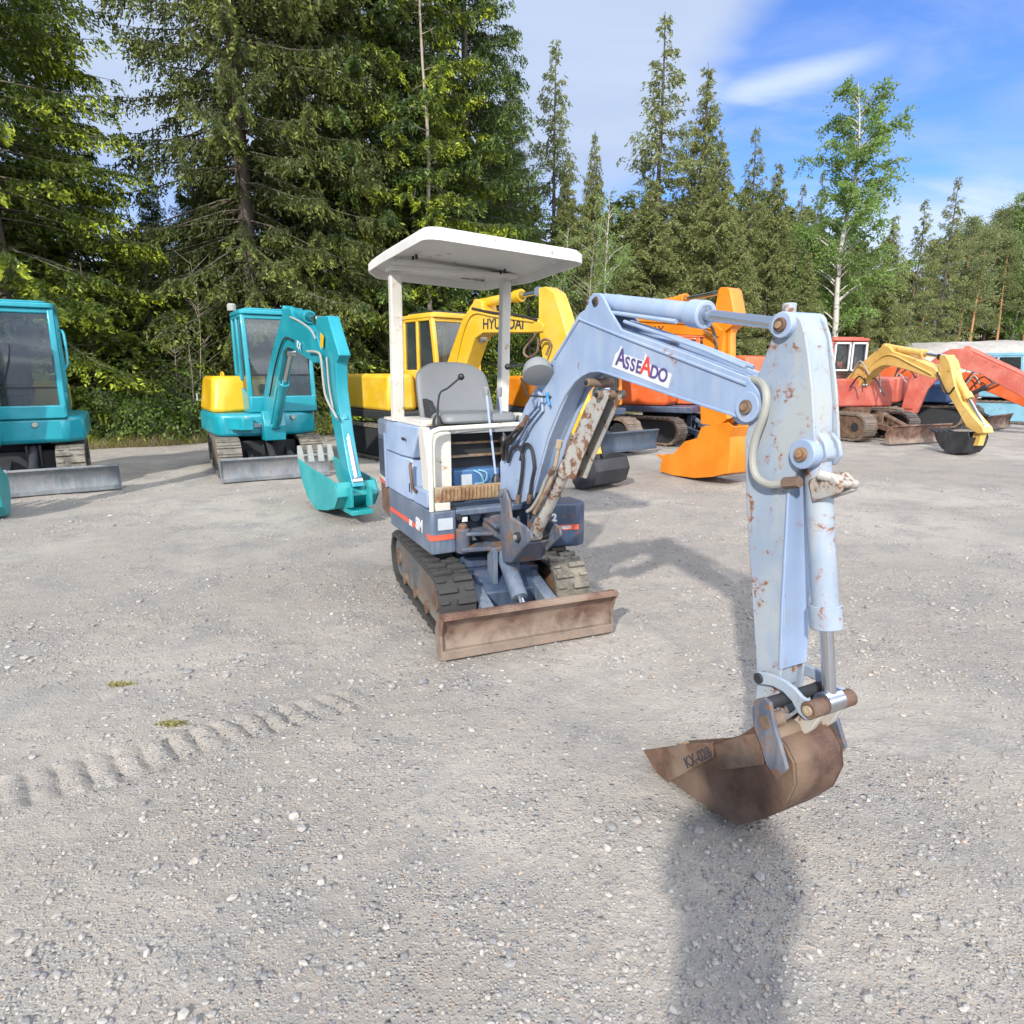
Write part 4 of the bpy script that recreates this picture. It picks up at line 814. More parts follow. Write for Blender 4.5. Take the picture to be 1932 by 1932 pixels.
for pts in (((1420, 880), (1400, 930), (1340, 1000), (1330, 1050), (1370, 1075), (1430, 1030), (1440, 930)), ((1500, 1060), (1530, 960), (1480, 940), (1450, 980))):
    q3 = [f3.tr(*p, -.2) for p in z1(*pts)]; m = MB(); m.tube(bez([(x, -.2, z) for x, z in q3], 5), .018, 8); m.build('hydraulic_hose', M['rustc'], Y3)
# --- orange excavator, bucket curled on the ground
def z7(*p): return [(1142.9+a/4.707, 521+b/4.707) for a, b in p]
f4 = Frame(1.05, 13.3, 28)
O4 = empty('excavator', (*f4.o, 0), f4.rz, 'orange excavator on dark blue tracks, orange bucket curled on the gravel behind pale blue arm', 'excavator', 'excavators parked in a row')
under(O4, 8, 2.5, 1.95, .40, .32, M['steeltrack'], M['nblade'], steel=True, step=.15, navy=M['nblade'], off=(.1, 0, 0))
dozer(O4, 10, 1.62, 2.1, .38, .10, M['nblade'], M['nblade'], armx=.9, arm_y=.35, azm=.42)
m = MB(); m.prismz([(-1.0, -.95), (.9, -.95), (.95, .9), (-1.0, .95)], .74, .88); m.build('lower_body', M['nblade'], O4, bevel=.02)
m = MB(); m.prismz([(-1.2, -.92), (.30, -.95), (.35, -.35), (-.2, .0), (-.2, .92), (-1.2, .92), (-1.5, .5), (-1.5, -.5)], .88, 1.50); hd = m.build('engine_hood', M['orange'], O4, bevel=.06)
text('3X', .30, M['rustc'], hd, basis((-.86, -.945, 1.2), (0, 0, 1), (-1, 0, 0)), bold=.004)
cab(O4, -.45, .80, .0, .92, .92, 2.55, M['orange'], zb=.70, slope=.20, split=.42, pw=.10)
swing_post(O4, 1.05, .7, 1.35, M['orange'], .2)
armset(O4, f4, .28, M['orange'], boom=[(1060, 800), (1075, 730), (1085, 670), (1110, 620), (1145, 592), (1200, 596), (1300, 602), (1350, 612), (1362, 622), (1355, 636), (1325, 634), (1240, 630), (1150, 626), (1125, 680), (1105, 740), (1100, 800)],
 arm=[(1355, 547), (1359, 542), (1372, 542), (1377, 547), (1386, 595), (1384, 612), (1366, 626), (1361, 690), (1368, 760), (1372, 790), (1355, 805), (1322, 800), (1320, 760), (1325, 690), (1325, 640), (1342, 618), (1347, 590)],
 cyls=(('arm_cylinder', (1160, 590), z7((1050, 140))[0], .07, .7), ('bucket_cylinder', z7((1115, 480))[0], z7((1120, 1250))[0], .06, .6)),
 bk=(z7((500, 1600), (478, 1725), (600, 1760), (780, 1785), (940, 1775), (1060, 1745), (1100, 1600), (1095, 1420), (1140, 1330), (1080, 1290), (850, 1330), (810, 1430), (700, 1460), (600, 1570)), (2, 8), 0, (-1, .1)), bkw=.62)
m = MB(); q4 = [f4.tr(*p, -.2) for p in z7((870, 480), (960, 540), (985, 620), (930, 700))]; m.tube(bez([(x, -.2, z) for x, z in q4], 5), .016, 8); m.build('hydraulic_hose', M['rustc'], O4)
text('MAX', .20, M['ink'], O4, basis((f4.tr(1235, 625, -.145)[0], -.145, f4.tr(1235, 625, -.145)[1]), (1, 0, -.03), (0.03, 0, 1)), bold=.003)
# --- vermilion excavator with a dark windowed cab
f5 = Frame(3.55, 15.1, 60)
V5 = empty('excavator', (*f5.o, 0), f5.rz, 'vermilion excavator with rounded rear body and square windowed cab, behind the orange bucket arm', 'excavator', 'excavators parked in a row')
under(V5, -20, 2.2, 1.9, .36, .28, M['steeltrack'], M['dark'], steel=True, step=.14)
dozer(V5, -20, 1.65, 1.9, .36, .02, M['nblade'], M['nblade'], armx=.9, arm_y=.35, azm=.38)
m = MB(); m.prismz([(-1.0, -.9), (.9, -.9), (.95, .85), (-1.0, .9), (-1.3, .5), (-1.3, -.5)], .70, .84); m.build('lower_body', M['navy'], V5, bevel=.02)
m = MB(); m.prismz([(-1.0, -.92), (.35, -.92), (.4, -.2), (-.1, .0), (-.1, .9), (-1.0, .9), (-1.3, .6), (-1.42, 0), (-1.3, -.6)], .84, 1.56); m.build('engine_hood', M['verm'], V5, bevel=.10)
cab(V5, -.35, .85, -.05, .9, .86, 2.42, M['verm'], zb=.70, slope=.10, split=.42, pw=.10, glass=M['darkglass'])
swing_post(V5, 1.15, .55, 1.25, M['verm'], .2)
m = MB(); m.b2(1.0, 1.35, -.22, .22, .50, .56); m.build('swing_plate', M['white'], V5)
# --- vermilion hood behind the arm
f6 = Frame(6.5, 16.9, 30)
V6 = empty('excavator', (*f6.o, 0), f6.rz, 'vermilion excavator without a cab, low hood and dark mast just behind the pale blue arm', 'excavator', 'excavators parked in a row')
under(V6, -10, 2.1, 1.6, .34, .27, M['steeltrack'], M['dark'], steel=True, step=.13)
dozer(V6, 0, 1.75, 1.75, .36, .02, M['sblade'], M['dark'], armx=.9, arm_y=.3, azm=.35)
m = MB(); m.prismz([(-1.0, -.8), (.6, -.8), (.7, .7), (-1.0, .8), (-1.25, .4), (-1.25, -.4)], .62, .95); m.build('lower_body', M['cobalt'], V6, bevel=.04)
m = MB(); m.prism([(-1.2, .95), (.3, .95), (.35, 1.5), (.1, 1.95), (-.2, 2.0), (-1.1, 1.62)], -.78, .78); m.build('engine_hood', M['verm'], V6, bevel=.06)
m = MB(); m.b2(-.45, -.35, -.75, -.68, 1.6, 2.45); m.build('mast', M['dark'], V6)
m = MB(); m.prism([(.6, .7), (.9, .6), (1.2, 1.5), (1.9, 1.9), (1.9, 2.1), (1.0, 1.75)], -.1, .1); m.build('boom', M['verm'], V6, bevel=.01)
# --- pale yellow excavator, boom arched, black bucket down
def z8(*p): return [(1537.5+a/4.896, 599.8+b/4.896) for a, b in p]
f7 = Frame(8.35, 16.3, 8)
P7 = empty('excavator', (*f7.o, 0), f7.rz, 'faded red excavator with pale yellow arched boom, black bucket and white framed cab windows', 'excavator', 'excavators parked in a row')
under(P7, 14, 2.4, 1.8, .38, .30, M['steeltrack'], M['rustc'], steel=True, step=.15, off=(.35, 0, 0), navy=M['rustc'])
dozer(P7, 14, 2.15, 1.9, .40, .03, M['rustb'], M['rustc'], armx=1.0, arm_y=.35, azm=.40)
m = MB(); m.prismz([(-1.2, -.85), (.7, -.85), (.75, .8), (-1.2, .85), (-1.45, .4), (-1.45, -.4)], .75, 1.42); m.build('house', M['redp'], P7, bevel=.05)
c7 = cab(P7, -.62, .30, -.62, .36, 1.0, 2.40, M['redp'], zb=.55, slope=.04, split=.5, pw=.07, rear=.02)
m = MB()
for y0_, y1_ in ((-.56, -.14), (-.10, .30)):
    m.b2(.285, .315, y0_, y1_, 1.60, 1.64); m.b2(.285, .315, y0_, y1_, 2.24, 2.28); m.b2(.285, .315, y0_, y0_+.035, 1.60, 2.28); m.b2(.285, .315, y1_-.035, y1_, 1.60, 2.28)
m.build('window_frame', M['white'], c7)
m = MB()
for x0_, x1_ in ((-.56, -.18), (-.12, .24)):
    m.b2(x0_, x1_, -.64, -.615, 1.60, 1.64); m.b2(x0_, x1_, -.64, -.615, 2.24, 2.28); m.b2(x0_, x0_+.035, -.64, -.615, 1.60, 2.28); m.b2(x1_-.035, x1_, -.64, -.615, 1.60, 2.28)
m.build('window_frame', M['white'], c7)
armset(P7, f7, .26, M['paley'], boom=z8((145, 945), (150, 700), (250, 600), (400, 440), (540, 320), (630, 255), (680, 262), (720, 310), (900, 370), (1100, 460), (1150, 520), (1130, 560), (1070, 555), (880, 490), (720, 445), (620, 440), (540, 480), (430, 600), (330, 710), (260, 930), (210, 960)),
 arm=z8((1150, 350), (1200, 340), (1240, 400), (1260, 480), (1295, 640), (1350, 770), (1450, 900), (1545, 1010), (1560, 1060), (1500, 1070), (1400, 1010), (1330, 880), (1230, 710), (1180, 680), (1140, 560)),
 cyls=(('arm_cylinder', z8((660, 265))[0], z8((1170, 360))[0], .07, .72), ('boom_cylinder', z8((230, 940))[0], z8((450, 620))[0], .065, .6), ('bucket_cylinder', z8((1280, 490))[0], z8((1570, 1010))[0], .07, .52)),
 bk=(z8((1095, 1080), (1110, 1150), (1150, 1220), (1210, 1275), (1280, 1290), (1340, 1275), (1390, 1220), (1420, 1140), (1410, 1080), (1260, 1085)), (0, 7), 0, (-.9, .3)), bkw=.42, bmat=M['dbucket'])
m = MB(); xx = [f7.tr(*p, 0) for p in z8((1490, 1060), (1575, 1040), (1530, 1180), (1460, 1180))]; m.prism(xx, -.06, .06); m.build('bucket_link', M['paley'], P7, bevel=.006)
# --- red machine with the white framed cab windows
f8 = Frame(9.9, 18.3, 52)
R8 = empty('excavator', (*f8.o, 0), f8.rz, 'red excavator with a long heavy boom reaching the right edge, behind the pale yellow boom', 'excavator', 'excavators parked in a row')
under(R8, 0, 2.5, 2.0, .42, .32, M['steeltrack'], M['rustc'], steel=True, step=.16)
m = MB(); m.prismz([(-1.4, -.9), (1.0, -.9), (1.0, .9), (-1.4, .9), (-1.6, .5), (-1.6, -.5)], .78, 1.45); m.build('house', M['redp'], R8, bevel=.05)
m = MB(); m.prism([(-1.4, 1.45), (-.1, 1.45), (-.2, 1.85), (-1.3, 1.85)], -.85, .85); m.build('engine_hood', M['redp'], R8, bevel=.05)
armset(R8, f8, .32, M['redp'], boom=[(1700, 775), (1712, 735), (1745, 692), (1770, 670), (1792, 659), (1823, 657), (1835, 666), (1932, 712), (2010, 760), (1995, 785), (1920, 745), (1850, 706), (1805, 692), (1775, 708), (1750, 735), (1730, 780)],
 cyls=(('arm_cylinder', (1825, 658), (2010, 745), .08, .7),))
# --- orange red excavators at the right edge
f9 = Frame(12.6, 19.4, 38)
R9 = empty('excavator', (*f9.o, 0), f9.rz, 'orange red excavator with a lowered curved boom, second from the right edge', 'excavator', 'excavators parked in a row')
under(R9, 0, 2.3, 1.8, .36, .29, M['steeltrack'], M['dark'], steel=True, step=.16)
dozer(R9, 0, 1.8, 1.8, .38, .03, M['rustb'], M['dark'], armx=.9, arm_y=.35, azm=.38)
m = MB(); m.prismz([(-1.3, -.85), (.7, -.85), (.75, .8), (-1.3, .85), (-1.5, .4), (-1.5, -.4)], .72, 1.5); m.build('house', M['cobalt'], R9, bevel=.05)
m = MB(); m.prismz([(-1.28, -.87), (-.1, -.87), (-.1, .87), (-1.28, .87)], 1.0, 1.75); m.build('engine_hood', M['verm'], R9, bevel=.05)
armset(R9, f9, .26, M['verm'], boom=[(1700, 800), (1715, 760), (1765, 712), (1820, 702), (1875, 712), (1932, 735), (1985, 765), (1975, 790), (1925, 765), (1860, 738), (1810, 732), (1770, 750), (1740, 800)],
 cyls=(('boom_cylinder', (1720, 775), (1790, 722), .06, .6),))
f10 = Frame(15.9, 21.0, 40)
B10 = empty('excavator', (*f10.o, 0), f10.rz, 'light blue excavator with light blue cab roof at the right edge, farthest of the row', 'excavator', 'excavators parked in a row')
under(B10, 0, 2.6, 2.0, .42, .32, M['steeltrack'], M['lblue'], steel=True, step=.18)
m = MB(); m.prismz([(-1.5, -.9), (.9, -.9), (.95, .85), (-1.5, .9), (-1.7, .4), (-1.7, -.4)], .78, 1.5); m.build('house', M['lblue'], B10, bevel=.05)
cab(B10, -.7, .7, -.85, .15, 1.0, 2.15, M['lblue'], zb=.7, slope=.1, split=.45, pw=.09, glass=M['darkglass'])
m = MB(); m.prism([(.9, .8), (1.2, .8), (1.9, 2.2), (3.3, 2.3), (3.4, 2.1), (2.1, 1.9), (1.5, .9)], -.15, .15); m.build('boom', M['redp'], B10, bevel=.02)
f11 = Frame(13.6, 22.8, 40)
B11 = empty('excavator', (*f11.o, 0), f11.rz, 'blue excavator with white roofed cab, hidden behind the orange red booms at right', 'excavator', 'excavators parked in a row')
under(B11, 0, 2.6, 2.0, .42, .32, M['steeltrack'], M['dark'], steel=True, step=.18)
m = MB(); m.prismz([(-1.5, -.9), (.9, -.9), (.95, .85), (-1.5, .9), (-1.7, .4), (-1.7, -.4)], .78, 1.45); m.build('house', M['cobalt'], B11, bevel=.05)
cab(B11, -.7, .7, -.85, .15, .9, 2.15, M['cobalt'], zb=.6, slope=.1, split=.45, pw=.09, top=M['cream'])

def clutter(root, fr, seed, x0, x1, y0, y1, z0, z1, n=7):
    rr = random.Random(seed)
    for k in range(n):
        a = (rr.uniform(x0, x1), rr.uniform(y0, y1), rr.uniform(z0, z1)); b = (a[0]+rr.uniform(.2, .6), a[1]+rr.uniform(-.1, .1), a[2]+rr.uniform(-.3, .3)); c = ((a[0]+b[0])/2, a[1], max(a[2], b[2])+rr.uniform(.1, .3))
        m = MB(); m.tube(bez([a, c, b], 5), .018, 6); m.build('hydraulic_hose', M['hose'] if k % 3 else M['greyhose'], root)
clutter(P7, f7, 1, .55, .9, -.5, .3, 1.2, 1.7); clutter(R8, f8, 2, .7, 1.2, -.7, .2, 1.1, 1.7); clutter(R9, f9, 3, .6, 1.1, -.6, .4, .9, 1.5, 9)
m = MB(); m.b2(-.9, -.3, -.862, -.852, .95, 1.25); m.build('vent', M['black'], P7); m = MB(); m.b2(.0, .5, -.87, -.852, .85, .98); m.build('orange_stripe', M['orange'], P7)
for k in range(6):
    m = MB(); m.b2(-1.2+k*.16, -1.1+k*.16, -.915, -.90, 1.0, 1.3); m.build('vent', M['dark'], R8)
swing_post(R9, 1.05, .6, 1.25, M['verm'], .18)
ram(R9, 'swing_cylinder', (.75, .75), (1.9, 1.45), .06, .6, M['dark'], -.35)
m = MB(); m.prismz(rrect(.2, .75, -.80, -.2, .1), .95, 1.35); m.tube([(.3, -.82, 1.2), (.7, -.82, 1.2)], .09, 14); m.build('engine_block', M['cobalt'], R9, bevel=.02)
m = MB(); m.b2(1.0, 1.5, -.95, -.9, 1.05, 1.40); m.build('orange_panel', M['lblue'], B10)
swing_post(R8, 1.25, .6, 1.5, M['redp'], .2)
# slots in the front of the turquoise arm
for p_, q_ in (((1150, 285), (1165, 400)), ((1185, 455), (1200, 500))):
    a = f2.tr(*z6(p_)[0], 0); b = f2.tr(*z6(q_)[0], 0); m = MB(); m.prism([(a[0]-.03, a[1]), (b[0]-.03, b[1]), (b[0]+.012, b[1]), (a[0]+.012, a[1])], -.05, .05); m.build('arm_slot', M['black'], T2)

# hoses and steel pipes along the booms, seams and small fittings
def pipe(root, fr, pts, yo, r=.014, mat=None, name='hydraulic_hose'):
    q_ = fr.trs(pts, yo); m = MB(); m.tube(bez([(x, yo, z) for x, z in q_], 4), r, 7); m.build(name, mat or M['hose'], root)
pipe(T2, f2, z6((690, 860), (740, 600), (800, 420), (870, 430)), -.10, .012); pipe(T2, f2, z6((850, 250), (930, 290), (1010, 350), (1045, 420)), -.09, .012, M['greyhose']); pipe(T2, f2, z6((1130, 560), (1150, 800), (1190, 1000)), -.09, .012, M['greyhose'])
pipe(Y3, f3, z1((790, 1180), (860, 880), (940, 740), (1100, 760), (1400, 800)), -.165, .016, M['yel'], 'oil_tube'); pipe(Y3, f3, z1((930, 700), (1100, 735), (1300, 755), (1430, 790)), -.155, .02, M['hose'])
pipe(O4, f4, [(1150, 600), (1220, 606), (1300, 611), (1345, 622)], -.15, .016, M['orange'], 'oil_tube'); pipe(O4, f4, [(1190, 596), (1250, 590), (1330, 606), (1350, 640), (1348, 680)], -.17, .018)
pipe(P7, f7, z8((260, 780), (400, 580), (560, 400), (700, 340), (900, 430), (1080, 520)), -.14, .016, M['paley'], 'oil_tube'); pipe(P7, f7, z8((240, 850), (300, 700), (340, 760), (300, 880)), -.16, .018); pipe(P7, f7, z8((1130, 500), (1170, 600), (1230, 700), (1290, 640)), -.15, .018)
for root, fr_ in ((T1, .80), (T2, .745)):
    m = MB(); m.b2(fr_, fr_+.012, -.25, -.05, .74, .80); m.build('name_plate', M['sticker'], root)
    for y in (-.35, .35):
        m = MB(); m.lathe([(0, .035), (.03, .04), (.05, .03)], (fr_-.01, y, .88), (1, 0, 0), 12); m.build('lamp', M['lens'], root)
for root, c in ((T1, c1_), (T2, c2_)):
    m = MB(); m.tube([(.79, .05, 1.30), (.74, .18, 1.75), (.73, .20, 1.95)], .010, 6); m.build('wiper', M['black'], c)
    m = MB(); m.b2(.52, .56, .30, .50, 1.95, 2.2); m.tube([(.54, .40, 2.2), (.60, .45, 2.35)], .012, 6); m.build('mirror', M['black'], c)
# ------------------------------------------------------------------ ground, gravel, verge
rng = np.random.default_rng(7)
def edge_y(x): return 22.0+.85*np.clip(x, -12, 24)
def vnoise(x, y, seed, sc):
    """smooth value noise on arrays"""
    r = np.random.default_rng(seed); T = r.random((64, 64)); x = x*sc; y = y*sc; xi = np.floor(x).astype(int); yi = np.floor(y).astype(int); fx = x-xi; fy = y-yi
    fx = fx*fx*(3-2*fx); fy = fy*fy*(3-2*fy); a = T[xi % 64, yi % 64]; b = T[(xi+1) % 64, yi % 64]; c = T[xi % 64, (yi+1) % 64]; d = T[(xi+1) % 64, (yi+1) % 64]
    return (a*(1-fx)+b*fx)*(1-fy)+(c*(1-fx)+d*fx)*fy-.5
def prints(X, Y):
    """rubber track imprints pressed into the gravel"""
    Z = np.zeros_like(X)
    for (x0, y0, x1, y1, w, ang, dep, st) in ((-2.35, 1.90, -1.30, 2.60, .30, -10, .019, .100), (-1.62, 2.44, -.70, 2.99, .26, -16, .022, .098), (-1.75, 2.16, -1.10, 2.60, .12, -8, .012, .11), (-3.9, 3.62, -1.5, 3.98, .24, 38, .008, .09), (-3.4, 3.15, -1.7, 3.55, .22, 40, .007, .09)):
        dx_, dy_ = x1-x0, y1-y0; L = hypot(dx_, dy_); ux, uy = dx_/L, dy_/L; s = (X-x0)*ux+(Y-y0)*uy; t = -(X-x0)*uy+(Y-y0)*ux
        t = t+.05*vnoise(X, Y, 3, 1.5); inside_ = np.clip((w/2-np.abs(t))/.025, 0, 1)*np.clip(s/.15, 0, 1)*np.clip((L-s)/.3, 0, 1)
        ph = (s-t*math.tan(radians(ang)))/st+.45*vnoise(X, Y, 5, 2.3)+.10*vnoise(X, Y, 6, 14); bar = np.clip(1.25-5.2*np.abs(ph-np.floor(ph)-.5)+.8*vnoise(X, Y, 8, 11), 0, 1)
        fade = np.clip(.9+1.0*vnoise(X, Y, 9, 3.6), .65, 1.)
        Z -= inside_*bar*dep*fade; Z += inside_*(1-bar)*dep*.35*fade*np.clip(.5+2*vnoise(X, Y, 11, 6), 0, 1)
    return Z
def height(X, Y):
    near = np.clip(1-(Y-9)/6, 0, 1)
    Z = .030*vnoise(X, Y, 21, .55)+.012*vnoise(X, Y, 22, 2.1)*near+.007*vnoise(X, Y, 23, 7)*near+.006*vnoise(X, Y, 24, 17)*near+.004*vnoise(X, Y, 27, 38)*near
    Z = Z+prints(X, Y)-.012
    Z += .06*np.exp(-((Y-edge_y(X)+2.2)/.9)**2)*(1+vnoise(X, Y, 25, .8))
    Z += np.where(Y > edge_y(X)-1, .25*np.clip((Y-edge_y(X)+1)/6, 0, 1)*(1+vnoise(X, Y, 26, .5)), 0)
    # keep flat where machines stand
    return Z
def axis(segs):
    o = []
    for a, b, s in segs: o += list(np.arange(a, b, s))
    return np.array(o+[segs[-1][1]])
gx = axis([(-900, -100, 100), (-100, -20, 8), (-20, -7, .35), (-7, -3.2, .06), (-3.2, 3.2, .017), (3.2, 8, .06), (8, 40, .5), (40, 120, 10), (120, 900, 100)])
gy = axis([(-60, -4, 4), (-4, .6, .2), (.6, 5.2, .015), (5.2, 8, .035), (8, 14, .10), (14, 32, .4), (32, 100, 6), (100, 1500, 100)])
GX, GY = np.meshgrid(gx, gy, indexing='ij'); GZ = height(GX, GY)
def npmesh(name, V, Fq, mat, attrs=None, smooth=True):
    me = bpy.data.meshes.new(name); V = np.asarray(V, np.float32); Fq = np.asarray(Fq, np.int32); k = Fq.shape[1]
    me.vertices.add(len(V)); me.vertices.foreach_set('co', V.ravel()); me.loops.add(Fq.size); me.loops.foreach_set('vertex_index', Fq.ravel())
    me.polygons.add(len(Fq)); me.polygons.foreach_set('loop_start', np.arange(0, Fq.size, k, dtype=np.int32))
    try: me.polygons.foreach_set('loop_total', np.full(len(Fq), k, np.int32))
    except Exception: pass
    me.update(calc_edges=True); me.polygons.foreach_set('use_smooth', np.full(len(Fq), smooth))
    for n_, (dom, typ, data) in (attrs or {}).items():
        a = me.attributes.new(n_, typ, dom); a.data.foreach_set('value' if typ != 'FLOAT_COLOR' else 'color', np.asarray(data, np.float32).ravel())
    me.materials.append(mat); me.validate(); return me
n0, n1 = GX.shape; idx = np.arange(n0*n1).reshape(n0, n1)
Fg = np.stack([idx[:-1, :-1], idx[1:, :-1], idx[1:, 1:], idx[:-1, 1:]], -1).reshape(-1, 4)
m_, g, p = newmat('compacted grey gravel')
tc = g.n('ShaderNodeTexCoord').outputs['Object']
big = g.noise(tc, .35, 5, .6, .3); mid = g.noise(tc, 2.2, 6, .65, .2); fine = g.noise(tc, 42, 5, .7); fin2 = g.noise(tc, 150, 3, .7)
v1 = g.n('ShaderNodeTexVoronoi'); v1.inputs['Scale'].default_value = 95; g.l(tc, v1.inputs['Vector'])
v2 = g.n('ShaderNodeTexVoronoi'); v2.inputs['Scale'].default_value = 38; g.l(tc, v2.inputs['Vector'])
def lum(col):
    s = g.n('ShaderNodeSeparateColor'); g.l(col, s.inputs[0]); return s.outputs[0], s.outputs[1]
r1, r1b = lum(v1.outputs['Color']); r2, r2b = lum(v2.outputs['Color'])
base = g.mix(g.smooth(big, .40, .62), (.298, .270, .236), (.388, .356, .314))
base = g.mix(g.math('MULTIPLY', g.smooth(mid, .45, .68), .7), base, (.225, .220, .215))
base = g.mix(g.math('MULTIPLY', g.math('SUBTRACT', fine, .5), 1.1), base, (.24, .225, .205))
stone = g.mix(r1, (.13, .135, .15), (.52, .49, .45)); stone = g.mix(g.smooth(r1b, .80, .95), stone, (.40, .27, .19)); 
mid2 = g.noise(tc, 1.3, 4, .6, .6); rocky = g.math('MULTIPLY', g.smooth(mid2, .40, .60), g.math('MULTIPLY_ADD', g.smooth(mid, .35, .6), .6, .4))                     # where loose chippings lie on the fines
f1_ = g.math('MULTIPLY', g.smooth(v1.outputs['Distance'], .62, .35), g.math('MULTIPLY', g.smooth(r1b, .30, .40), g.math('MULTIPLY_ADD', rocky, .6, .25)))
c = g.mix(f1_, base, stone)
stone2 = g.mix(r2, (.15, .15, .16), (.52, .49, .45)); f2_ = g.math('MULTIPLY', g.smooth(v2.outputs['Distance'], .50, .34), g.math('MULTIPLY', g.smooth(r2b, .80, .84), g.math('MULTIPLY_ADD', rocky, .7, .3)))
c = g.mix(f2_, c, stone2)
# dry verge and forest floor beyond the yard
sp = g.n('ShaderNodeSeparateXYZ'); g.l(tc, sp.inputs[0])
clx = g.math('MINIMUM', g.math('MAXIMUM', sp.outputs[0], -12.), 24.)
dist = g.math('SUBTRACT', sp.outputs[1], g.math('MULTIPLY_ADD', clx, .85, 22.0-2.0)); dist = g.math('ADD', dist, g.math('MULTIPLY', g.math('SUBTRACT', mid, .5), 2.2))
vg = g.smooth(dist, -.3, .5); soil = g.mix(g.smooth(fine, .4, .6), (.05, .045, .025), (.14, .12, .06))
c = g.mix(vg, c, soil)
g.l(c, p.inputs['Base Color']); p.inputs['Roughness'].default_value = .92; p.inputs['Specular IOR Level'].default_value = .25
bp = g.n('ShaderNodeBump'); bp.inputs['Strength'].default_value = 1.0; bp.inputs['Distance'].default_value = .009
hh = g.math('ADD', g.math('MULTIPLY', f1_, g.smooth(v1.outputs['Distance'], .6, .0)), g.math('MULTIPLY', f2_, g.math('MULTIPLY', g.smooth(v2.outputs['Distance'], .55, .0), 1.8)))
hh = g.math('ADD', hh, g.math('ADD', g.math('MULTIPLY', fine, 1.1), g.math('MULTIPLY', fin2, .35))); g.l(hh, bp.inputs['Height']); g.l(bp.outputs[0], p.inputs['Normal'])
go = bpy.data.objects.new('ground', npmesh('ground', np.stack([GX.ravel(), GY.ravel(), GZ.ravel()], 1), Fg, m_)); COL.objects.link(go); tag(go, kind='structure')

# loose stones on the surface
phi = (1+5**.5)/2
ICO = np.array([(-1, phi, 0), (1, phi, 0), (-1, -phi, 0), (1, -phi, 0), (0, -1, phi), (0, 1, phi), (0, -1, -phi), (0, 1, -phi), (phi, 0, -1), (phi, 0, 1), (-phi, 0, -1), (-phi, 0, 1)])/1.9
ICF = np.array([(0, 11, 5), (0, 5, 1), (0, 1, 7), (0, 7, 10), (0, 10, 11), (1, 5, 9), (5, 11, 4), (11, 10, 2), (10, 7, 6), (7, 1, 8), (3, 9, 4), (3, 4, 2), (3, 2, 6), (3, 6, 8), (3, 8, 9), (4, 9, 5), (2, 4, 11), (6, 2, 10), (8, 6, 7), (9, 8, 1)])
ns = 75000
yy = .75+ (rng.random(ns)**1.5)*9.5; xx = (rng.random(ns)*2-1)*(yy*.92+.35)
dens = np.clip(.45+3.0*vnoise(xx, yy, 31, 1.1)+1.6*vnoise(xx, yy, 32, 3.1)+.30*(yy < 1.9), .04, 1); keep = rng.random(ns) < dens; xx, yy = xx[keep], yy[keep]; ns = len(xx)
sz = np.clip(.0032*np.exp(rng.normal(0, .55, ns)), .0018, .019)*(1+.35*(yy > 3)); big_ = rng.random(ns) < .004; sz[big_] *= 1.9
keep = (prints(xx, yy) > -.003) | (rng.random(ns) < .12); xx, yy, sz = xx[keep], yy[keep], sz[keep]; ns = len(xx)
th_ = rng.random(ns)*6.283; S = np.stack([sz*(.8+.7*rng.random(ns)), sz*(.7+.5*rng.random(ns)), sz*(.42+.35*rng.random(ns))], 1)
V = ICO[None]*(1+.28*(rng.random((ns, 12, 1))-.5))*S[:, None, :]; ct_, st__ = np.cos(th_)[:, None], np.sin(th_)[:, None]
Vx = V[:, :, 0]*ct_-V[:, :, 1]*st__+xx[:, None]; Vy = V[:, :, 0]*st__+V[:, :, 1]*ct_+yy[:, None]; Vz = V[:, :, 2]+(height(xx, yy)+S[:, 2]*.45)[:, None]
Fs = (ICF[None]+(np.arange(ns)*12)[:, None, None]).reshape(-1, 3)
tone = rng.random(ns); hue = rng.random(ns)
pal = np.array([(.17, .175, .19), (.26, .255, .25), (.34, .325, .30), (.46, .44, .41), (.12, .13, .15), (.34, .26, .20), (.30, .275, .245)]); pi_ = rng.choice(7, ns, p=[.21, .25, .23, .025, .125, .04, .12])
colr = pal[pi_]*(.85+.3*tone[:, None]); colv = np.repeat(np.concatenate([colr, np.ones((ns, 1))], 1), 12, 0)
m_, g, p = newmat('loose stones'); at_ = g.n('ShaderNodeAttribute', attribute_name='stone'); tc = g.n('ShaderNodeTexCoord').outputs['Object']
g.l(g.mix(g.math('MULTIPLY', g.noise(tc, 260, 4, .7), .7), at_.outputs['Color'], (.36, .33, .30)), p.inputs['Base Color']); p.inputs['Roughness'].default_value = .85
so_ = bpy.data.objects.new('loose_gravel', npmesh('loose_gravel', np.stack([Vx.ravel(), Vy.ravel(), Vz.ravel()], 1), Fs, m_, {'stone': ('POINT', 'FLOAT_COLOR', colv)}, smooth=False)); COL.objects.link(so_)
tag(so_, 'loose grey and brown stones scattered over the yard', 'gravel', kind='stuff')

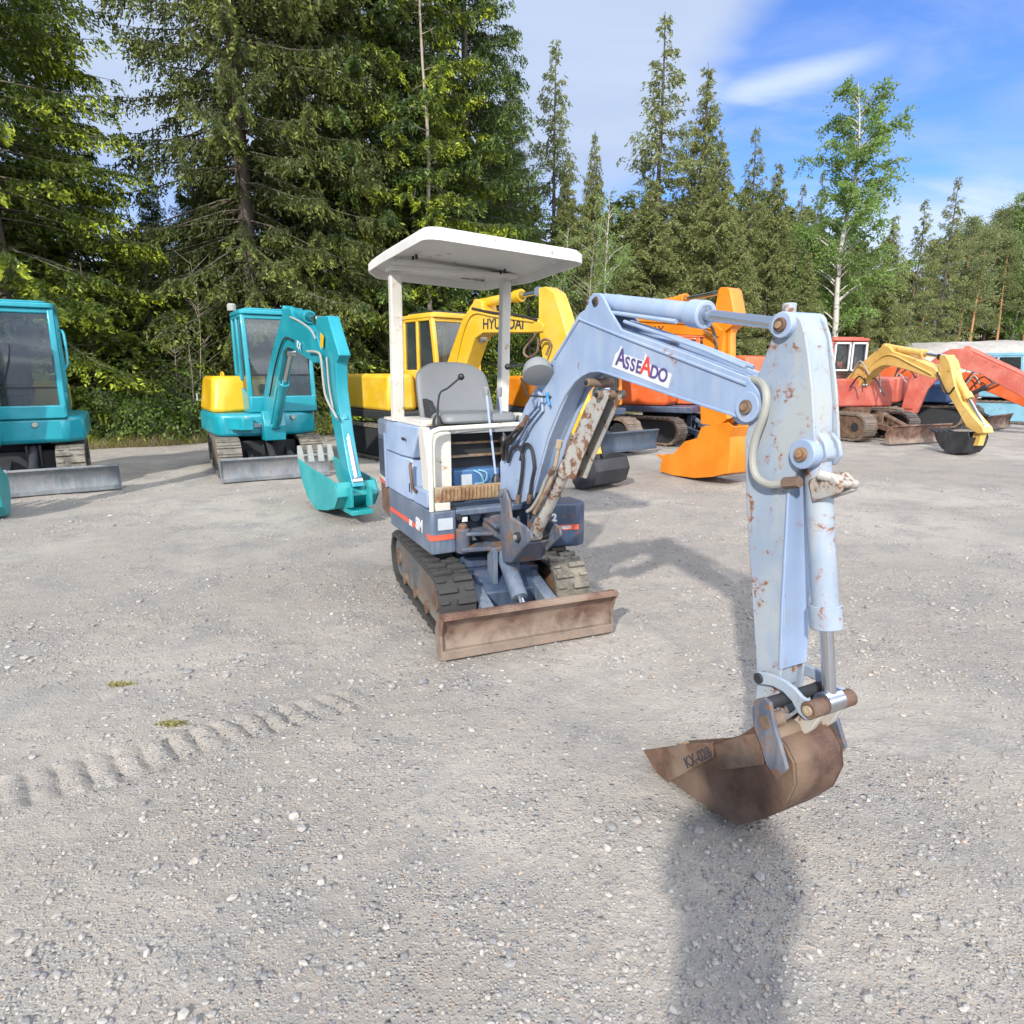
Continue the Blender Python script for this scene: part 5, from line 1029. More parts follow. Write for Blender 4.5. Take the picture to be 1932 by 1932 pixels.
# pale gravel bank at the far right
bx = np.linspace(14, 60, 60); by_ = np.linspace(28, 46, 26); BX, BY = np.meshgrid(bx, by_, indexing='ij')
BZ = np.clip((BY-30)/3.6, 0, 1)*np.clip((BX-12.5)/10, 0, 1)*3.1*(1+.10*vnoise(BX, BY, 41, .4))+np.clip((BX-22)/30, 0, 1)*1.2*np.clip((BY-30)/4, 0, 1)+.1*vnoise(BX, BY, 42, 1.3)-.12
idb = np.arange(60*26).reshape(60, 26); Fb = np.stack([idb[:-1, :-1], idb[1:, :-1], idb[1:, 1:], idb[:-1, 1:]], -1).reshape(-1, 4)
bo_ = bpy.data.objects.new('gravel_bank', npmesh('gravel_bank', np.stack([BX.ravel(), BY.ravel(), BZ.ravel()], 1), Fb, rusty('pale bank gravel', (.28, .265, .245), (.37, .35, .325), (.33, .31, .285), 1.2, .95))); COL.objects.link(bo_); tag(bo_, kind='structure')
# ------------------------------------------------------------------ trees and undergrowth
def diamonds(C, A, la, wb, r):
    n = len(C); R = r.normal(size=(n, 3)); B = np.cross(A, R); B /= (np.linalg.norm(B, axis=1, keepdims=True)+1e-9)
    la = np.asarray(la).reshape(-1, 1)*np.ones((n, 1)); wb = np.asarray(wb).reshape(-1, 1)*np.ones((n, 1))
    return np.stack([C-A*la, C+B*wb-A*la*.15, C+A*la, C-B*wb-A*la*.15], 1).reshape(-1, 3)
def nrm(a): return a/(np.linalg.norm(a, axis=-1, keepdims=True)+1e-9)
def wood(paths, n=4):
    V = []; Fq = []; b = 0
    for P, R in paths:
        P = np.asarray(P, float); m = len(P); T = nrm(np.gradient(P, axis=0)); U = np.cross(T, np.array([.3, .9, .25])); U = nrm(U); W_ = np.cross(T, U)
        a = np.arange(n)*2*pi/n; ring = P[:, None]+(U[:, None]*np.cos(a)[None, :, None]+W_[:, None]*np.sin(a)[None, :, None])*np.asarray(R)[:, None, None]
        V.append(ring.reshape(-1, 3))
        for i in range(m-1):
            for k in range(n): Fq.append((b+i*n+k, b+i*n+(k+1) % n, b+(i+1)*n+(k+1) % n, b+(i+1)*n+k))
        b += m*n
    return np.concatenate(V), np.array(Fq)
def spruce(seed, H, R, z0, sp=.32, nb=6, la=.055, wb=.02, tipf=.3, per=1., droop=.34, ragged=.25, shape=.85, bare=.0, lean=(0, 0), hang=.35):
    r = np.random.default_rng(seed); C = []; A = []; T = []; Rn = []; paths = []
    zz = np.linspace(0, H, 14); wob = .12*np.sin(zz*.5+seed)*zz/H; tr_r = .019*H*(1-zz/H)**.9*.55+.012
    def tx(z): return np.interp(z, zz, wob+lean[0]*zz/H), np.interp(z, zz, wob*.6+lean[1]*zz/H)
    t0 = np.stack([*tx(zz), zz], 1); paths.append((t0, tr_r)); z = z0
    tw_paths = []
    while z < H-.25:
        t = (z-z0)/(H-z0); prof = R*(1-t)**shape*(1-.35*max(0, .12-t)/.12)+.10
        for k in range(nb if t < .85 else 4):
            if r.random() < .10+bare: continue
            az = r.random()*2*pi; L = prof*(1-ragged+2*ragged*r.random()) if r.random() > .06 else prof*1.35
            up = .10+.75*t**2; dr = droop*(1-t*.8)*(.8+.5*r.random()); x0, y0 = tx(z); s = np.linspace(0, 1, 6)
            o = np.array([cos(az), sin(az), 0]); zc = L*(up*s-dr*s**1.4*1.6+.30*dr*s**3*2.0)
            P = np.array([x0, y0, z])+o*(s*L)[:, None]+np.array([0, 0, 1])*zc[:, None]; paths.append((P, (.007+.007*L)*(1-s*.85)))
            K = max(3, int(L/.10*per)); st_ = r.random(K)**.75*.9+.12; st_ = np.minimum(st_, 1.02)
            pts = np.stack([np.interp(st_, s, P[:, i]) for i in range(3)], 1)
            side = np.array([-sin(az), cos(az), 0]); sg = np.where(r.random(K) < .5, -1, 1)[:, None]
            td = nrm(o*.65+side*sg*(.75+.3*r.random((K, 1)))+np.array([0, 0, -1])*(hang+1.1*r.random((K, 1))*(1-t*.6)))
            tl = (.16+.30*(1-.45*st_)*min(1, L/1.3))*(.7+.6*r.random(K))
            M_ = max(3, int(.36/la*1.15)); q_ = (np.arange(M_)+r.random((K, M_)))/M_; ctr = pts[:, None]+td[:, None]*(q_*tl[:, None])[..., None]+r.normal(0, la*.35, (K, M_, 3)); ctr[..., 2] -= (q_**2*tl[:, None])*.25
            ad = nrm(td[:, None]+r.normal(0, .55, (K, M_, 3))); C.append(ctr.reshape(-1, 3)); A.append(ad.reshape(-1, 3))
            outer = np.clip((st_-.45)/.4, 0, 1)[:, None]; tp = np.clip((q_-.55)/.35, 0, 1)*outer*tipf*(.4+1.0*r.random((K, 1)))*(1 if r.random() > .25 else .2); T.append(np.clip(tp, 0, 1).ravel()); Rn.append(np.full(K*M_, r.random()))
        z += sp*(.75+.5*r.random())*(1-.35*t)
    # dead lower limbs
    for k in range(10):
        az = r.random()*6.28; z = r.uniform(.8, max(1.2, z0)); L = R*r.uniform(.3, .7); s = np.linspace(0, 1, 4); P = np.stack([cos(az)*s*L, sin(az)*s*L, z-.15*L*s], 1); paths.append((P, .012*(1-s*.8)))
    C = np.concatenate(C); A = np.concatenate(A); T = np.concatenate(T); Rn = np.concatenate(Rn); n = len(C)
    V = diamonds(C, A, la*r.uniform(.7, 1.35, n), wb*r.uniform(.7, 1.3, n), r)
    return V, np.repeat(T, 4), np.repeat(Rn, 4), wood(paths)
def leafy(seed, H, z0, spread, nlimb=26, la=.035, wb=.024, n_per=160, up=.9, droopy=.35, trunk_r=.10, forkz=None, narrow=1.):
    """birch like tree: ascending limbs with hanging twigs"""
    r = np.random.default_rng(seed); C = []; A = []; paths = []; Rn = []
    zz = np.linspace(0, H, 12); wx = .10*np.sin(zz*.7+seed)*zz/H*2; wy = .08*np.cos(zz*.9+seed)*zz/H; paths.append((np.stack([wx, wy, zz], 1), trunk_r*(1-zz/H)**.8+.008))
    for k in range(nlimb):
        z = z0+(H-z0)*(k+r.random())/nlimb*.96; t = (z-z0)/(H-z0); L = spread*(1-t)**.55*(.55+.6*r.random())*(.55+.45*min(1, t*5))+.25; az = r.random()*6.28; s = np.linspace(0, 1, 6); o = np.array([cos(az), sin(az), 0])
        P = np.array([np.interp(z, zz, wx), np.interp(z, zz, wy), z])+o*(L*s*narrow)[:, None]+np.array([0, 0, 1])*(L*up*s**.9*(1.1-.4*s))[:, None]; paths.append((P, (.012+.012*L)*(1-.85*s)))
        for j in range(int(4+L*7)):
            ss = .25+.75*r.random(); p0 = np.array([np.interp(ss, s, P[:, i]) for i in range(3)]); d = nrm(r.normal(size=3)*np.array([1, 1, .5])+o*.5+np.array([0, 0, .15])); tl = (.35+.5*r.random())*min(1, L)
            s2 = np.linspace(0, 1, 5); Q = p0+d*(s2*tl)[:, None]-np.array([0, 0, 1])*(droopy*tl*s2**2*1.6)[:, None]; paths.append((Q, .005*(1-.7*s2)))
            m_ = max(4, int(n_per/12*tl/.5)); q_ = r.random(m_); c = np.stack([np.interp(q_, s2, Q[:, i]) for i in range(3)], 1)+r.normal(0, .07, (m_, 3)); C.append(c); A.append(nrm(r.normal(size=(m_, 3))+np.array([0, 0, -.6]))); Rn.append(np.full(m_, r.random()))
    C = np.concatenate(C); A = np.concatenate(A); Rn = np.concatenate(Rn); n = len(C)
    return diamonds(C, A, la*r.uniform(.7, 1.3, n), wb*r.uniform(.7, 1.3, n), r), np.repeat(r.random(n)**2*.8, 4), np.repeat(Rn, 4), wood(paths)
def pine(seed, H, z0, spread, la=.07, wb=.03, n_per=90, trunk_r=.14):
    r = np.random.default_rng(seed); C = []; A = []; Rn = []; paths = []; zz = np.linspace(0, H, 10); wx = .10*np.sin(zz*.35+seed); paths.append((np.stack([wx, wx*.4, zz], 1), trunk_r*(1-zz/H*.8)))
    for k in range(30):
        z = z0+(H-z0)*(k/30)**.9; t = (z-z0)/(H-z0); L = spread*(1-t*.75)*(.5+.6*r.random())*(.5+.5*min(1, t*4)); az = r.random()*6.28; s = np.linspace(0, 1, 5); o = np.array([cos(az), sin(az), 0])
        P = np.array([np.interp(z, zz, wx), 0, z])+o*(L*s)[:, None]+np.array([0, 0, 1])*(L*(.05+.5*t)*s+L*.2*s**2)[:, None]; paths.append((P, (.015+.012*L)*(1-.8*s)))
        for j in range(5):
            ss = .45+.55*r.random(); p0 = np.array([np.interp(ss, s, P[:, i]) for i in range(3)])+r.normal(0, .12, 3); m_ = int(n_per/5)
            c = p0+r.normal(size=(m_, 3))*np.array([.26, .26, .14]); C.append(c); A.append(nrm(c-p0+np.array([0, 0, .15]))); Rn.append(np.full(m_, r.random()))
    for k in range(7):
        az = r.random()*6.28; z = r.uniform(z0*.45, z0); L = r.uniform(.3, .9); s = np.linspace(0, 1, 3); paths.append((np.stack([cos(az)*s*L, sin(az)*s*L, z-.1*s], 1), .012*(1-s*.8)))
    C = np.concatenate(C); A = np.concatenate(A); Rn = np.concatenate(Rn); n = len(C)
    return diamonds(C, A, la*r.uniform(.7, 1.3, n), wb*r.uniform(.7, 1.3, n), r), np.repeat(r.random(n)*.5, 4), np.repeat(Rn, 4), wood(paths, 6)
FM = dict(
 lime=foliage('spruce with fresh shoots', (.026, .050, .009), (.085, .130, .017), (.40, .47, .035), .34),
 olive=foliage('olive spruce needles', (.036, .052, .015), (.105, .128, .034), (.27, .31, .060), .34),
 dark=foliage('dark spruce needles', (.018, .040, .011), (.055, .095, .022), (.20, .29, .045), .32),
 mid=foliage('mid green spruce needles', (.125, .145, .050), (.25, .275, .10), (.40, .43, .15), .45),
 birch=foliage('birch leaves', (.10, .19, .035), (.18, .30, .065), (.27, .38, .09), .50),
 pine=foliage('pine needles', (.13, .165, .07), (.22, .26, .11), (.32, .36, .15), .40),
 shrub=foliage('shrub leaves', (.065, .13, .024), (.13, .23, .045), (.22, .33, .06), .45))
BK = dict(sp=bark('spruce bark', (.055, .042, .032), (.12, .10, .08)), bi=bark('birch bark', (.50, .47, .42), (.06, .055, .05), 3., True), pi=bark('pine bark', (.13, .10, .075), (.24, .17, .12), topcol=(.36, .19, .09), z0=2.0, z1=5.0), pale=bark('pale dead bark', (.26, .22, .17), (.38, .33, .27)))
PROTO = {}
def proto(key, data, fm, bk):
    V, T, Rn, (WV, WF) = data; nq = len(V)//4
    cr = npmesh('crown', V, np.arange(nq*4).reshape(-1, 4), FM[fm], {'tip': ('POINT', 'FLOAT', T), 'rnd': ('POINT', 'FLOAT', Rn)}, smooth=False); tr_ = npmesh('trunk', WV, WF, BK[bk])
    PROTO[key] = (cr, tr_)
proto('near_a', spruce(1, 20, 3.4, 1.1, sp=.31, nb=7, la=.056, wb=.021, tipf=1.4, hang=.3, per=2.9, droop=.42, ragged=.28), 'lime', 'sp')
proto('near_b', spruce(2, 20, 2.9, .8, sp=.30, nb=7, la=.054, wb=.018, tipf=.8, hang=.8, per=3.0, droop=.50, ragged=.32), 'olive', 'sp')
proto('near_c', spruce(3, 20, 3.0, .6, sp=.31, nb=7, la=.060, wb=.021, tipf=.8, hang=.6, per=2.9, droop=.38), 'dark', 'sp')
proto('mid_a', spruce(4, 16, 2.9, .8, sp=.26, nb=8, la=.085, wb=.034, tipf=.6, per=1.7, droop=.36, ragged=.40, bare=.05, shape=1.05, hang=.5), 'mid', 'sp')
proto('mid_b', spruce(5, 16, 2.4, 1.5, sp=.32, nb=6, la=.080, wb=.030, tipf=.5, per=1.4, droop=.46, ragged=.50, bare=.20, shape=1.05, hang=.6), 'mid', 'sp')
proto('young', spruce(6, 4, 1.35, .25, sp=.20, nb=6, la=.045, wb=.018, tipf=1.0, per=1.3, droop=.25, ragged=.3, shape=.8), 'lime', 'sp')
proto('birch_a', leafy(7, 13, 3.0, 2.3, 60, la=.055, wb=.036, n_per=300, trunk_r=.13), 'birch', 'bi')
proto('birch_b', leafy(8, 9, 1.6, 1.5, 30, la=.05, wb=.034, n_per=150, trunk_r=.06), 'birch', 'bi')
proto('pine_a', pine(9, 13, 6.5, 2.0, la=.085, wb=.034, n_per=230), 'pine', 'pi')
proto('pine_b', pine(10, 13, 5.5, 1.6, la=.085, wb=.034, n_per=220), 'pine', 'pi')
proto('shrub', leafy(11, 1.5, .1, .75, 22, la=.035, wb=.022, n_per=150, up=.7, trunk_r=.015), 'shrub', 'sp')
proto('bush', leafy(12, 1.1, .05, .9, 30, la=.04, wb=.03, n_per=170, up=.45, trunk_r=.012), 'shrub', 'sp')
def sap(seed, H):
    r = np.random.default_rng(seed); zz = np.linspace(0, H, 8); wx = .12*np.sin(zz*1.1+seed); paths = [(np.stack([wx, wx*.3, zz], 1), .018*(1-zz/H*.8))]
    for k in range(26):
        z = H*(.2+.78*r.random()); az = r.random()*6.28; L = .25+.6*r.random()*(1-z/H*.6); s = np.linspace(0, 1, 4); paths.append((np.stack([np.interp(z, zz, wx)+cos(az)*s*L, sin(az)*s*L, z+.75*L*s], 1), .006*(1-s*.7)))
    C = r.normal(size=(160, 3))*np.array([.35, .35, H*.22])+np.array([0, 0, H*.6]); return diamonds(C, nrm(r.normal(size=(160, 3))), .022, .014, r), np.full(640, .6), np.full(640, .5), wood(paths)
proto('sapling', sap(5, 3.6), 'shrub', 'pale')
proto('dead', leafy(14, 16, 5, .5, 24, la=.02, wb=.01, n_per=14, up=.1, droopy=.1, trunk_r=.12), 'olive', 'pale')
kinds = dict(near_a=('spruce_tree', 20, 'spruce'), near_b=('spruce_tree', 20, 'spruce'), near_c=('spruce_tree', 20, 'spruce'), mid_a=('spruce_tree', 16, 'spruce'), mid_b=('spruce_tree', 16, 'spruce'), young=('spruce_tree', 4, 'spruce'),
             birch_a=('birch_tree', 13, 'birch'), birch_b=('birch_tree', 9, 'birch'), pine_a=('pine_tree', 13, 'pine'), pine_b=('pine_tree', 13, 'pine'), shrub=('shrub', 1.5, 'shrub'), bush=('shrub', 1.1, 'shrub'), sapling=('sapling', 3.6, 'sapling'), dead=('dead_tree', 16, 'tree'))
def ground_z(x, y): return float(height(np.array([x]), np.array([y]))[0])
def plant(key, u, Y, h, label, group=None, sx=1., rz=None, vtop=None):
    """u: where its foot is seen across the photo, Y: metres away along the view, h: height"""
    x = (u-966)/FPX*(Y*cos(PITCH)+CAMH*sin(PITCH)); k = kinds[key]; s = h/k[1]
    o = empty(k[0], (x, Y, ground_z(x, Y)-.05), rz if rz is not None else (u*.37+Y*1.7) % 6.28, label, k[2], group); o.scale = (s*sx, s*sx, s)
    for nm, me in zip(('crown', 'trunk'), PROTO[key]):
        c = bpy.data.objects.new(nm, me); COL.objects.link(c); c.parent = o
    return o
def top(v, Y):                                       # height of something whose tip is seen at height v in the photo
    d = rayd(966, v); return CAMH+d[2]/d[1]*Y
G1 = 'tall spruces at the edge of the yard'
for a in (('near_a', 60, 14.2, 19, 'tallest spruce with bright lime shoots at the left edge, above the cut off turquoise cab', 1.0, 0),
          ('near_a', -130, 15.5, 18, 'lime tipped spruce cut off by the left edge of the photo', 1.0, 2.),
          ('near_c', 165, 17.0, 14, 'dark spruce just left of the narrow gap of sky', .72, 1.),
          ('near_b', 500, 16.8, 21, 'olive brown spruce right of the gap of sky, above the turquoise cab', 1.0, .6),
          ('near_b', 610, 18.4, 20, 'drooping olive spruce left of the white canopy', .95, 3.),
          ('near_c', 700, 19.6, 22, 'dark green spruce directly above the white canopy', 1.05, 2.2),
          ('near_a', 790, 20.0, 20, 'lime flecked spruce beside the bare pale trunk', .9, 4.),
          ('near_c', 885, 21.5, 19, 'dark spruce forming the right end of the tall left group', .95, 5.)):
    plant(a[0], a[1], a[2], a[3], a[4], G1, a[5], a[6])
plant('dead', 818, 18.6, 13, 'pale bare trunk standing among the dark spruces above the canopy')
plant('near_c', 330, 21.5, 7.6, 'lower dark spruce closing the foot of the gap of sky', G1, 1.1)
plant('near_c', 400, 20.5, 7.6, 'dark spruce behind the yellow hood of the turquoise excavator', G1, 1.1)
plant('near_b', 960, 25.0, 12.0, 'olive spruce behind the yellow boom', 'spruces in the middle of the skyline', 1.)
G2 = 'spruces in the middle of the skyline'
for (k, u, Y, v, l, sx) in (('mid_b', 1040, 29, 85, 'thin ragged spruce standing alone right of the tall dark group', 1.0), ('mid_a', 1110, 27, 245, 'slim light green spruce right of the ragged one', .7),
   ('mid_b', 1222, 28, 22, 'tallest spruce in the middle, reddish tip above the blue boom', 1.15), ('mid_a', 1215, 27, 330, 'broad bushy lower spruce at the foot of the tallest middle one', 1.4), ('mid_a', 1296, 30, 118, 'pointed spruce just right of the tallest middle one', .95),
   ('mid_a', 1330, 27, 255, 'bushy olive spruce above the orange machine', 1.1), ('mid_b', 1388, 32, 238, 'thin spruce between the pointed one and the birch', .95), ('mid_a', 1430, 30, 300, 'olive spruce left of the birch, lower than its neighbour', .95), ('mid_b', 1480, 36, 345, 'small thin spruce against blue sky left of the birch', .8),
   ('mid_b', 1512, 34, 315, 'narrow dark spruce touching the left side of the birch', .7), ('mid_a', 1650, 36, 400, 'spruce half hidden behind the right side of the birch', 1.), ('mid_b', 1698, 38, 372, 'spruce with a forked thin top right of the birch', 1.1), ('mid_b', 1752, 40, 330, 'spruce with tall bare spire above the red cab', 1.0),
   ('mid_a', 1600, 33, 520, 'low dense spruce behind the birch trunk', 1.2), ('mid_a', 1500, 28.5, 470, 'low dark spruce left of the birch trunk', 1.1), ('mid_a', 1375, 26, 420, 'dense spruce right behind the orange arm', 1.2), ('mid_a', 1150, 25, 450, 'low dense spruce behind the blue boom peak', 1.2)):
    plant(k, u, Y, top(v, Y), l, G2, sx)
plant('birch_a', 1560, 30, top(148, 30), 'tall birch with white trunk and light green airy crown', None, 1.15, 0.)
plant('birch_b', 1135, 23.5, top(360, 23.5), 'young birch with bright green leaves left of the blue boom', 'young birches', .8)
plant('birch_b', 1060, 24, top(430, 24), 'low young birch behind the white canopy corner', 'young birches', .9)
plant('mid_a', 1065, 26, top(330, 26), 'bushy spruce at the foot of the thin ragged one', G2, 1.2)
plant('mid_a', 1555, 34, top(400, 34), 'broad spruce directly behind the birch crown', G2, 1.3)
plant('birch_b', 985, 26, top(300, 26), 'young birch at the right foot of the tall dark group', 'young birches', .8)
plant('birch_a', 1892, 44, top(338, 44), 'light green birch rising above the pines at the right edge', None, .8, 2.)
G3 = 'pines behind the gravel bank'
pl_ = ['first pine from the left, close to the forked spruce', 'pine with a thin orange trunk right of the bare spire', 'pine standing closest behind the bank in the group', 'pine with two leaning branches low on its trunk', 'slender pine behind the light blue roof', 'pine just left of the light green birch', 'pine just right of the light green birch', 'last pine at the right edge of the photo', 'pine hidden deepest in the group, palest crown']
for i, (u, Y, v) in enumerate(((1722, 43, 455), (1790, 44, 415), (1815, 41, 430), (1838, 45, 405), (1862, 43, 440), (1878, 46, 400), (1912, 44, 430), (1932, 42, 420), (1850, 48, 395))): plant('pine_a' if i % 2 else 'pine_b', u, Y, top(v, Y), pl_[i], G3, 1.)
G4 = 'young spruces on the verge'
for u, Y, h, l in ((200, 14.6, 3.9, 'young lime green spruce right of the left turquoise cab'), (300, 15.6, 4.2, 'young spruce with spreading lime boughs between the turquoise machines'), (395, 16.2, 3.4, 'young spruce behind the yellow engine hood'), (150, 15.6, 5.0, 'young spruce behind the corner of the left turquoise cab'), (650, 17.2, 4.4, 'young spruce between the turquoise boom and white canopy post'), (1000, 21, 4.2, 'young spruce seen under the yellow boom'), (840, 19.0, 4.6, 'young spruce seen through the canopy between its posts')):
    plant('young', u, Y, h, l, G4, 1.25)
G5 = 'leafy shrubs on the verge'
for i, (k, u, Y, h, l) in enumerate((('shrub', 228, 13.9, 1.5, 'leafy shrub nearest the left turquoise cab'), ('bush', 262, 14.2, 1.3, 'round leafy shrub second from the left cab'), ('shrub', 300, 14.6, 1.6, 'upright shrub midway between the turquoise machines'), ('bush', 335, 14.9, 1.2, 'low shrub left of the rusty track'), ('shrub', 362, 15.0, 1.9, 'tall thin shrub beside the yellow hood'), ('bush', 640, 17.0, 1.4, 'shrub seen right of the turquoise arm'), ('shrub', 655, 17.6, 1.8, 'shrub left of the yellow rear body'))): plant(k, u, Y, h*.8, l, G5, 1.0)
G6 = 'thin bare saplings on the verge'
for u, Y, h, l, r_ in ((388, 15.2, 4.1, 'tall bare sapling left of the yellow hood', 0), (372, 14.6, 2.5, 'short leaning sapling behind the rusty track', 2.), (340, 14.9, 2.8, 'bare sapling in the middle of the gap between turquoise machines', 4.), (690, 17.6, 4.6, 'bare sapling left of the right hand canopy post', 1.), (742, 18.0, 5.2, 'bare sapling crossing behind the left canopy post', 3.), (1118, 20.5, 5.5, 'slim bare sapling left of the boom lug', 5.)):
    plant('sapling', u, Y, h, l, G6, 1.)
for (u, Y, v), w_ in zip(((1735, 46, 470), (1760, 49, 440), (1775, 52, 450), (1802, 50, 425), (1826, 47, 445), (1855, 53, 430), (1870, 50, 415), (1900, 49, 435), (1922, 50, 425), (1945, 46, 440)), 'first second third fourth fifth sixth seventh eighth ninth tenth'.split()): plant('pine_a' if u % 2 else 'pine_b', u, Y, top(v, Y), 'slender pine in the back rows behind the gravel bank, %s from the left' % w_, 'pines in the back rows', .9)
# deep forest behind: reads as one mass
def fm(seed): return spruce(seed, 10, 2.3, .3, sp=.42, nb=6, la=.16, wb=.07, tipf=.4, per=.5, droop=.4)
base_f = [fm(s) for s in (21, 22, 23)]; r = np.random.default_rng(77); FV, FT, FR = [], [], []
lay = []
for x in np.arange(-30, 44, 1.9):
    for k in range(3):
        X_ = x+r.uniform(-.8, .8); Y_ = edge_y(X_)+3.0+k*3.2+r.uniform(-1, 1); uu = 966+FPX*X_/(Y_*.976+.35)
        vt = np.interp(uu, [-200, 200, 260, 400, 450, 900, 960, 1000, 1200, 1450, 1560, 1700, 1800, 1932, 2300], [150, 330, 420, 420, 250, 150, 260, 350, 330, 350, 420, 470, 500, 490, 480])+r.uniform(0, 60)
        lay.append((X_, Y_, min(14.5, max(3.5, top(vt, Y_)))))
for X_, Y_, h in lay:
    V, T, Rn, _w = base_f[r.integers(3)]; a = r.random()*6.28; s = h/10; c_, s_ = cos(a), sin(a); sxy = max(.8, s)
    FV.append(np.stack([(V[:, 0]*c_-V[:, 1]*s_)*sxy+X_, (V[:, 0]*s_+V[:, 1]*c_)*sxy+Y_, V[:, 2]*s+.1], 1)); FT.append(T); FR.append(np.clip(Rn*.5+r.random()*.6, 0, 1))
FV = np.concatenate(FV); nq = len(FV)//4
fo = bpy.data.objects.new('forest', npmesh('forest', FV, np.arange(nq*4).reshape(-1, 4), foliage('deep forest needles', (.045, .062, .018), (.12, .145, .042), (.22, .25, .07), .3), {'tip': ('POINT', 'FLOAT', np.concatenate(FT)), 'rnd': ('POINT', 'FLOAT', np.concatenate(FR))}, smooth=False)); COL.objects.link(fo)
tag(fo, 'deep spruce forest behind the front trees', 'forest', kind='stuff')
print('forest quads', nq)
# dry and green grass along the verge
ng = 60000; gx_ = r.uniform(-14, 22, ng); gy_ = edge_y(gx_)-2.0+np.abs(r.normal(0, 1.1, ng))+.5*vnoise(gx_, gy_ := gx_*.3, 51, 1.); hgt_ = r.uniform(.08, .42, ng)*np.clip(.4+2*np.abs(vnoise(gx_, gy_, 52, .9)), .3, 1.3); az = r.random(ng)*6.28; ln = r.normal(0, .12, (ng, 2)); zb_ = height(gx_, gy_)
P0 = np.stack([gx_-.006*np.cos(az), gy_-.006*np.sin(az), zb_-.02], 1); P1 = np.stack([gx_+.006*np.cos(az), gy_+.006*np.sin(az), zb_-.02], 1); P2 = np.stack([gx_+ln[:, 0], gy_+ln[:, 1], zb_+hgt_], 1)
gv = np.stack([P0, P1, P2], 1).reshape(-1, 3); m_ = foliage('verge grass', (.12, .13, .035), (.28, .24, .11), (.42, .34, .20), .35)
gt = np.repeat((r.random(ng) < .60).astype(float)*r.random(ng), 3); gr_ = np.repeat(r.random(ng), 3)
go2 = bpy.data.objects.new('grass', npmesh('grass', gv, np.arange(ng*3).reshape(-1, 3), m_, {'tip': ('POINT', 'FLOAT', gt), 'rnd': ('POINT', 'FLOAT', gr_)}, smooth=False)); COL.objects.link(go2); tag(go2, 'dry tan and green grass along the edge of the yard', 'grass', kind='stuff')

MOSS = foliage('yellowed moss', (.20, .19, .06), (.28, .26, .10), (.36, .33, .14), .3)
# the two small clumps of yellow green moss on the gravel
for i, (u, v, l) in enumerate(((224, 1286, 'yellow green tuft of moss on the gravel, the one farther from the track imprint'), (326, 1362, 'small yellowish tuft of moss at the edge of the track imprint'))):
    d = rayd(u, v); t = -CAMH/d[2]; cx, cy = d[0]*t, d[1]*t; rr = np.random.default_rng(60+i); n = 260; c = np.stack([rr.normal(0, .026, n)+.02*np.sin(rr.integers(0, 3, n)*2.), rr.normal(0, .010, n), rr.uniform(.0, .014, n)], 1)
    V = diamonds(c, nrm(rr.normal(size=(n, 3))+np.array([0, 0, .5])), .009, .004, rr); me = npmesh('moss_tuft', V, np.arange(len(V)).reshape(-1, 4), MOSS, {'tip': ('POINT', 'FLOAT', np.full(len(V), .7)), 'rnd': ('POINT', 'FLOAT', np.repeat(rr.random(n), 4))}, smooth=False)
    o = bpy.data.objects.new('moss_tuft', me); COL.objects.link(o); o.location = (cx, cy, ground_z(cx, cy)); tag(o, l, 'moss', 'moss tufts')

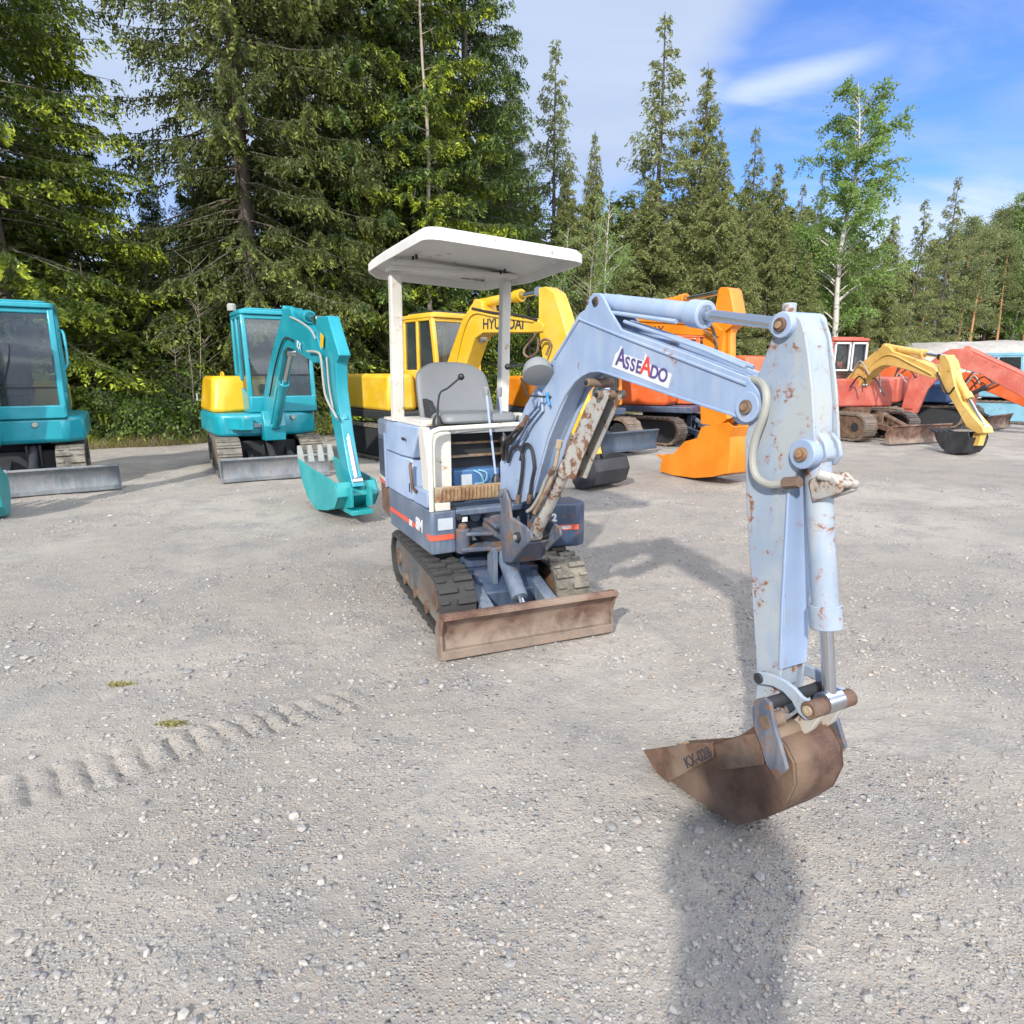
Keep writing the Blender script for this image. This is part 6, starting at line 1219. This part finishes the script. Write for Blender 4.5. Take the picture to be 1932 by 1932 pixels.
# ------------------------------------------------------------------ the photographer, whose shadow falls across the foreground
PB = Vector((-.04, -.32, 0))
def person():
    root = empty('person', tuple(PB), -SUN_AZ+0, 'person in dark jacket and trousers holding up a phone to take the photo', 'person')
    J = dict(pel=(0, 0, .93), chest=(0, .02, 1.28), neck=(0, .03, 1.47), headb=(0, .05, 1.55), head=(0, .06, 1.66), top=(0, .05, 1.74), ls=(-.165, .02, 1.42), le=(-.165, .10, 1.2), lw=(-.09, .19, 1.42), lh=(-.06, .20, 1.50),
             rs=(.165, .02, 1.42), re=(.165, .10, 1.2), rw=(.09, .19, 1.42), rh=(.06, .20, 1.50), lhip=(-.10, 0, .88), lk=(-.12, .02, .48), la=(-.13, -.02, .09), lt=(-.14, .14, .035), rhip=(.10, 0, .88), rk=(.12, .02, .48), ra=(.13, -.02, .09), rt=(.14, .14, .035))
    Rr = dict(pel=.145, chest=.155, neck=.062, headb=.078, head=.100, top=.07, ls=.085, le=.055, lw=.035, lh=.040, rs=.085, re=.055, rw=.035, rh=.040, lhip=.105, lk=.075, la=.050, lt=.045, rhip=.105, rk=.075, ra=.050, rt=.045)
    E_ = [('pel', 'chest'), ('chest', 'neck'), ('neck', 'headb'), ('headb', 'head'), ('head', 'top'), ('chest', 'ls'), ('ls', 'le'), ('le', 'lw'), ('lw', 'lh'), ('chest', 'rs'), ('rs', 're'), ('re', 'rw'), ('rw', 'rh'), ('pel', 'lhip'), ('lhip', 'lk'), ('lk', 'la'), ('la', 'lt'), ('pel', 'rhip'), ('rhip', 'rk'), ('rk', 'ra'), ('ra', 'rt')]
    ks = list(J); me = bpy.data.meshes.new('body'); me.from_pydata([J[k] for k in ks], [(ks.index(a), ks.index(b)) for a, b in E_], []); o = bpy.data.objects.new('body', me); COL.objects.link(o); o.parent = root
    sk = o.modifiers.new('skin', 'SKIN'); sk.use_smooth_shade = True
    for i, k in enumerate(ks): me.skin_vertices[0].data[i].radius = (Rr[k], Rr[k]*(.75 if k in ('pel', 'chest') else 1)); me.skin_vertices[0].data[i].use_root = (k == 'pel')
    su = o.modifiers.new('sub', 'SUBSURF'); su.levels = 1; su.render_levels = 2; me.materials.append(M['jacket'])
    h = MB(); h.lathe([(-.10, .02), (-.06, .10), (0, .118), (.05, .105), (.09, .06), (.105, .01)], (0, .045, 1.66), (0, -.25, 1), 18); h.build('hair', M['dark'], root)
    f_ = MB(); f_.lathe([(0, .01), (.018, .02), (.03, .008)], (0, .15, 1.645), (0, 1, 0), 8)
    for s in (-1, 1): f_.lathe([(0, .012), (.008, .006)], (s*.034, .148, 1.665), (0, 1, 0), 8)
    f_.build('face', M['skin'], root)
    for s in (-1, 1):
        hd = MB(); w = Vector((s*.06, .20, 1.52))
        for k in range(4): hd.tube([w+Vector((-s*.005, .01, -.02+k*.022)), w+Vector((-s*.04, .035, -.018+k*.022)), w+Vector((-s*.06, .02, -.018+k*.022))], [.010, .009, .007], 8)
        hd.tube([w+Vector((0, -.01, -.01)), w+Vector((-s*.03, -.018, .01)), w+Vector((-s*.05, -.012, .02))], [.011, .010, .008], 8); hd.build('hand', M['skin'], root)
    return root
person()
ph = MB(); ph.box((0, 0, 0), (.15, .009, .072)); pho = ph.build('phone', M['black'], None, bevel=.004); pho.location = (-.02, -.07, 1.575); tag(pho, 'black phone held up by the person taking the photo', 'phone')
